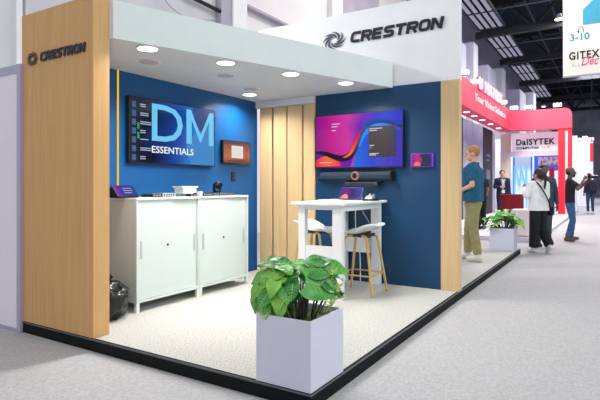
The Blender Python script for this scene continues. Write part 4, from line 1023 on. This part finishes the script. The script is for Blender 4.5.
    # hair
    if hair is not None:
        b = BM()
        ball(b, hp(0, -.022, .04), r(.104), 3, (.86, .98, .98), Rh)
        if hair_style == 'tail':
            ball(b, hp(0, -.05, .0), r(.095), 3, (.95, .9, 1.1), Rh)
            pth = curve([hp(0, -.12, .03), hp(.0, -.165, -.05), hp(.01, -.16, -.17), hp(.0, -.15, -.30)], 6); n = len(pth)
            for i in range(n-1): capsule(b, pth[i], r(.045-.03*i/n), pth[i+1], r(.045-.03*(i+1)/n))
        elif hair_style == 'curly':
            for q in range(24):
                a = 2.4*q; z = .11-.013*q
                ball(b, hp(.085*math.cos(a)*math.sqrt(max(.1, 1-(z/.12)**2)), -.03+.09*math.sin(a)*math.sqrt(max(.1, 1-(z/.12)**2)), z), r(.03), 1)
        b = voxel(b, .009, 2)
        ctr = hp(0, .066, .055); no = Rh @ V(0, 1, -.45)
        if hair_style != 'cap':
            no = (Rh.to_3x3() @ Vector((0, .62, -.78))).normalized()
            if hair_style == 'short': cut(b, hp(0, .06, .035), no); 
            else: cut(b, hp(0, .055, -.02), (Rh.to_3x3() @ Vector((0, .95, -.3))).normalized())
        else: cut(b, hp(0, 0, .03), (Rh.to_3x3() @ Vector((0, 0, -1))).normalized())
        for v in b.verts: v.co += V(1, 1, 1)*.004*noise.noise(v.co*40)
        hr = obj('hair' if hair_style != 'cap' else 'cap', b, hair, t, smooth=True, local=True)
    return t, G, k, hp

def face_rz(dx, dy): return math.atan2(-dx, dy)
Rv = (.85, .527); Fv = (-.527, .85)
def hd(r_, f_): return face_rz(Rv[0]*r_+Fv[0]*f_, Rv[1]*r_+Fv[1]*f_)       # heading by across / away amounts

teal_shirt = noisy('teal_polo', (28, 84, 116), (36, 96, 128), nscale=20, rough=.8)
khaki = noisy('khaki_cotton', (142, 136, 92), (158, 150, 104), nscale=14, rough=.85)
person('man in teal polo shirt and khaki trousers standing behind the oak post, facing the stand', (-.42, 5.98, P+.002), hd(-1, .62), 1.9,
       pose=dict(elL=(-.25, -.04, 1.18), wrL=(-.21, .2, 1.07), elR=(.24, .0, 1.18), wrR=(.16, .22, 1.08), knR=(.12, .10, .51), anR=(.13, .12, .085), knL=(-.1, -.02, .51), anL=(-.11, -.10, .085), nL=V(1, 0, -.2), nR=V(-1, 0, 0)),
       skin=skin_l, top=teal_shirt, bottom=khaki, shoes=mat('sneaker_pale', (214, 210, 200), .6), hair=mat('sandy_hair', (168, 122, 70), .7), collar=teal_shirt, wide=1.3, wide_leg=.012, head_yaw=.3, head_pitch=-.05, hem=.93)

blouse = noisy('white_blouse', (226, 226, 228), (236, 236, 238), nscale=12, rough=.85)
blackcl = mat('black_cloth', (14, 14, 18), .85)
wt, WG, wk, whp = person('ponytailed woman in loose white blouse and wide black trousers walking away, strap across her back', (.28, 8.45, .002), hd(-.25, 1), 1.68,
       pose=dict(elL=(-.29, .02, 1.22), wrL=(-.17, .25, 1.38), elR=(.25, .06, 1.2), wrR=(.16, .27, 1.15), knL=(-.09, .02, .51), anL=(-.08, .05, .085), knR=(.12, .05, .52), anR=(.14, -.17, .15), liftR=.55, toeR=(.15, 1), nL=V(1, 0, .3), nR=V(-.8, 0, .5), curl=.9),
       skin=skin_m, top=blouse, bottom=blackcl, shoes=mat('sneaker_white', (226, 224, 222), .5), hair=mat('dark_hair', (34, 24, 24), .5), sleeve='long', hair_style='tail', loose=.022, wide_leg=.035, wide=1.1, head_yaw=.35, hem=.90)
b = BM(); pts = curve([V(-.10, .0, 1.54)*wk, V(-.09, -.115, 1.46)*wk, V(.02, -.175, 1.25)*wk, V(.13, -.165, 1.06)*wk, V(.20, -.08, .95)*wk], 6)
for i, p in enumerate(pts[:-1]): cone(b, p, .014, pts[i+1], .014, 6)
obj('bag_strap', b, blackcl, wt, local=True)
bag = V(.235, -.02, .9)*wk
obj('shoulder_bag', box(BM(), bag.x-.035, bag.x+.04, bag.y-.1, bag.y+.12, bag.z-.1, bag.z+.08), blackcl, wt, local=True, bevel=.02)

suit = noisy('charcoal_suit', (50, 62, 72), (60, 72, 82), nscale=20, rough=.85)
person('bearded man in dark grey suit facing the camera beside the ponytailed woman', (.25, 9.6, .002), hd(-.1, -1), 1.80,
       pose=dict(wrL=(-.27, .03, .92), elL=(-.26, -.02, 1.18)), skin=skin_d, top=suit, bottom=suit, shoes=black_soft, hair=mat('black_hair', (20, 17, 18), .6), sleeve='long', lapel=mat('dark_shirt', (26, 26, 32), .8), wide=1.1, hem=.84)

jeans = noisy('blue_denim', (48, 80, 122), (70, 102, 146), nscale=16, rough=.85)
pt, PG, pk, php = person('photographer in black shirt and blue jeans raising a camera, wearing a grey cap', (.66, 11.2, .002), hd(.8, -.45), 1.78,
       pose=dict(elR=(.24, .17, 1.26), wrR=(.10, .30, 1.50), elL=(-.2, .22, 1.3), wrL=(-.05, .40, 1.50), knL=(-.15, .06, .51), anL=(-.22, .02, .085), knR=(.13, .06, .51), anR=(.17, -.06, .085), toeL=(-.4, 1), toeR=(.4, 1), nR=V(-.6, .3, .5), nL=V(.5, 0, .8), curl=.9),
       skin=skin_d, top=mat('black_tee', (22, 22, 26), .85), bottom=jeans, shoes=mat('boot_brown', (92, 74, 56), .7), hair=mat('grey_cap', (96, 96, 98), .8), hair_style='cap', wide=1.06, hem=.93)
obj('beard', ball(BM(), php(0, .052, -.075), .05, 2, (1.15, .85, .8)), mat('black_hair', (20, 17, 18), .6), pt, local=True)
obj('side_hair', ball(BM(), php(0, -.035, .005), .085, 3, (1.03, .95, .9)), mat('black_hair', (20, 17, 18), .6), pt, local=True, smooth=True)
rz = pt.rotation_euler[2]; Mc = Matrix.Translation(pt.location) @ Matrix.Rotation(rz, 4, 'Z') @ Matrix.Translation((PG['wrR']+PG['wrL'])/2+V(.02, .06, .06))
ct = thing('photo_camera', 'black camera with long lens and hanging strap held up by the photographer', 'camera', Mc.translation, rz)
obj('camera_body', box(BM(), -.075, .075, -.04, .035, -.05, .055), black, ct, local=True, bevel=.012)
obj('viewfinder', box(BM(), -.03, .03, -.05, .02, .05, .085), black, ct, local=True, bevel=.008)
obj('camera_lens', cone(BM(), (0, .03, 0), .036, (0, .17, 0), .042, 16), black, ct, local=True)
obj('neck_strap', tube(BM(), curve([(.075, 0, .02), (.09, .0, -.12), (.06, .01, -.27), (-.03, .01, -.3), (-.09, .0, -.15), (-.075, 0, .02)], 6), .011, 6), black_soft, ct, local=True)

navy = noisy('navy_suit', (26, 34, 62), (34, 44, 72), nscale=20, rough=.85)
st, SG, sk, shp = person('man in navy suit and white shirt wearing a lanyard, standing behind the armchair', (-1.62, 15.4, .102), hd(-.15, -1), 1.76,
       pose=dict(elR=(.25, .02, 1.2), wrR=(.1, .24, 1.22), curl=.8, nR=V(-1, .2, 0)), skin=skin_l, top=navy, bottom=navy, shoes=black_soft, hair=mat('black_hair', (20, 17, 18), .6), sleeve='long', lapel=mat('shirt_white', (232, 232, 238), .7), wide=1.06, hem=.84)
obj('lanyard', tube(BM(), [V(-.07, .1, 1.5)*sk, V(-.03, .15, 1.25)*sk, V(0, .155, 1.1)*sk, V(.03, .15, 1.25)*sk, V(.07, .1, 1.5)*sk], .008, 6), white, st, local=True)
obj('badge', box(BM(), -.05, .05, .148*sk, .158*sk, 1.0*sk, 1.11*sk), white, st, local=True)

person('person in black clothes and dark shirt half hidden behind the teal shirted man', (-1.62, 12.2, .102), hd(-.5, 1), 1.72, skin=skin_m, top=mat('dark_navy_tee', (24, 28, 44), .85), bottom=blackcl, shoes=black_soft,
       hair=mat('dark_hair', (34, 24, 24), .5), wide_leg=.012, hem=.92)
ft, FG, fk, fhp = person('person in navy top and jeans with a backpack walking far down the aisle', (.66, 24.6, .002), hd(.1, 1), 1.86, skin=skin_d, top=mat('navy_top', (30, 36, 66), .85), bottom=mat('dark_jeans', (40, 54, 92), .85), shoes=mat('sneaker_white', (226, 224, 222), .5),
       hair=mat('black_hair', (20, 17, 18), .6), sleeve='long', wide=1.05, hem=.9)
obj('backpack', box(BM(), -.16, .16, -.28, -.1, 1.06, 1.5), mat('backpack_navy', (26, 30, 48), .8), ft, local=True, bevel=.05, seg=3)

# ================================================================== LIGHT
wd_ = bpy.data.worlds.new('hall_light'); S.world = wd_; wd_.use_nodes = True
nt = wd_.node_tree; bg = nt.nodes['Background']; tc = nt.nodes.new('ShaderNodeTexCoord'); sx = nt.nodes.new('ShaderNodeSeparateXYZ'); nt.links.new(tc.outputs['Generated'], sx.inputs[0])
def math_node(op, a, b):
    n = nt.nodes.new('ShaderNodeMath'); n.operation = op; n.use_clamp = True
    for i, q in enumerate((a, b)):
        if isinstance(q, (int, float)): n.inputs[i].default_value = q
        else: nt.links.new(q, n.inputs[i])
    return n.outputs[0]
def mixc(f, a, b):
    n = nt.nodes.new('ShaderNodeMix'); n.data_type = 'RGBA'; nt.links.new(f, n.inputs[0])
    for i, q in ((6, a), (7, b)):
        if isinstance(q, tuple): n.inputs[i].default_value = (*q, 1)
        else: nt.links.new(q, n.inputs[i])
    return n.outputs[2]
right = math_node('MULTIPLY', sx.outputs[0], 1.4); up_ = math_node('MULTIPLY', sx.outputs[2], 1.3)
side = mixc(right, (.70, .66, .98), (.96, 1.10, 1.12))          # cool halls lights to the open aisle side, lilac elsewhere
nt.links.new(mixc(up_, side, (1.25, 1.24, 1.2)), bg.inputs[0]); bg.inputs[1].default_value = .78

def area(name, loc, target, size, power, color=(1, 1, 1), spread=PI):
    l = bpy.data.lights.new(name, 'AREA'); l.shape = 'SQUARE'; l.size = size; l.energy = power; l.color = color; l.spread = spread
    o = bpy.data.objects.new(name, l); COL.objects.link(o); o.location = loc
    o.rotation_euler = (Vector(target)-Vector(loc)).to_track_quat('-Z', 'Y').to_euler(); return o
area('hall_floodlight', (-7.0 if False else -6.2, 1.7, 5.0), (-.6, 3.4, 3.0), .5, 260, (.95, .95, 1))
area('aisle_floodlight', (8, 1.0, 5.5), (-1.5, 1.5, 1.4), 3, 240, (.85, 1, 1))
area('hall_highbay', (1, 14, 11.5), (.2, 13, 0), 3, 900, (1, .95, .95))
area('hall_highbay', (1, 30, 11), (.2, 28, 0), 4, 1800, (.95, .93, 1))
area('hall_highbay', (1, 48, 11), (.2, 48, 0), 4, 1500, (.95, .93, 1))
area('stand_light', (-1.2, 16, 8), (-2.6, 17, 3), 2, 500, (1, .95, .95))
area('stand_light', (-1.2, 18, 7.5), (-1.2, 22, 3), 2, 450, (1, .95, .95))

# ================================================================== CAMERA
cam = bpy.data.cameras.new('camera'); co = bpy.data.objects.new('camera', cam); COL.objects.link(co)
co.location = (1.523, -2.579, 1.35); co.rotation_euler = (PI/2, 0, math.atan2(312, 503))
cam.sensor_width = 36; cam.lens = 503/600*36; cam.shift_y = -15/600; cam.clip_end = 300; cam.clip_start = .05
S.camera = co
S.view_settings.view_transform = 'Standard'; S.view_settings.look = 'None'; S.view_settings.gamma = 1; S.view_settings.exposure = 0; S.view_settings.use_curve_mapping = False
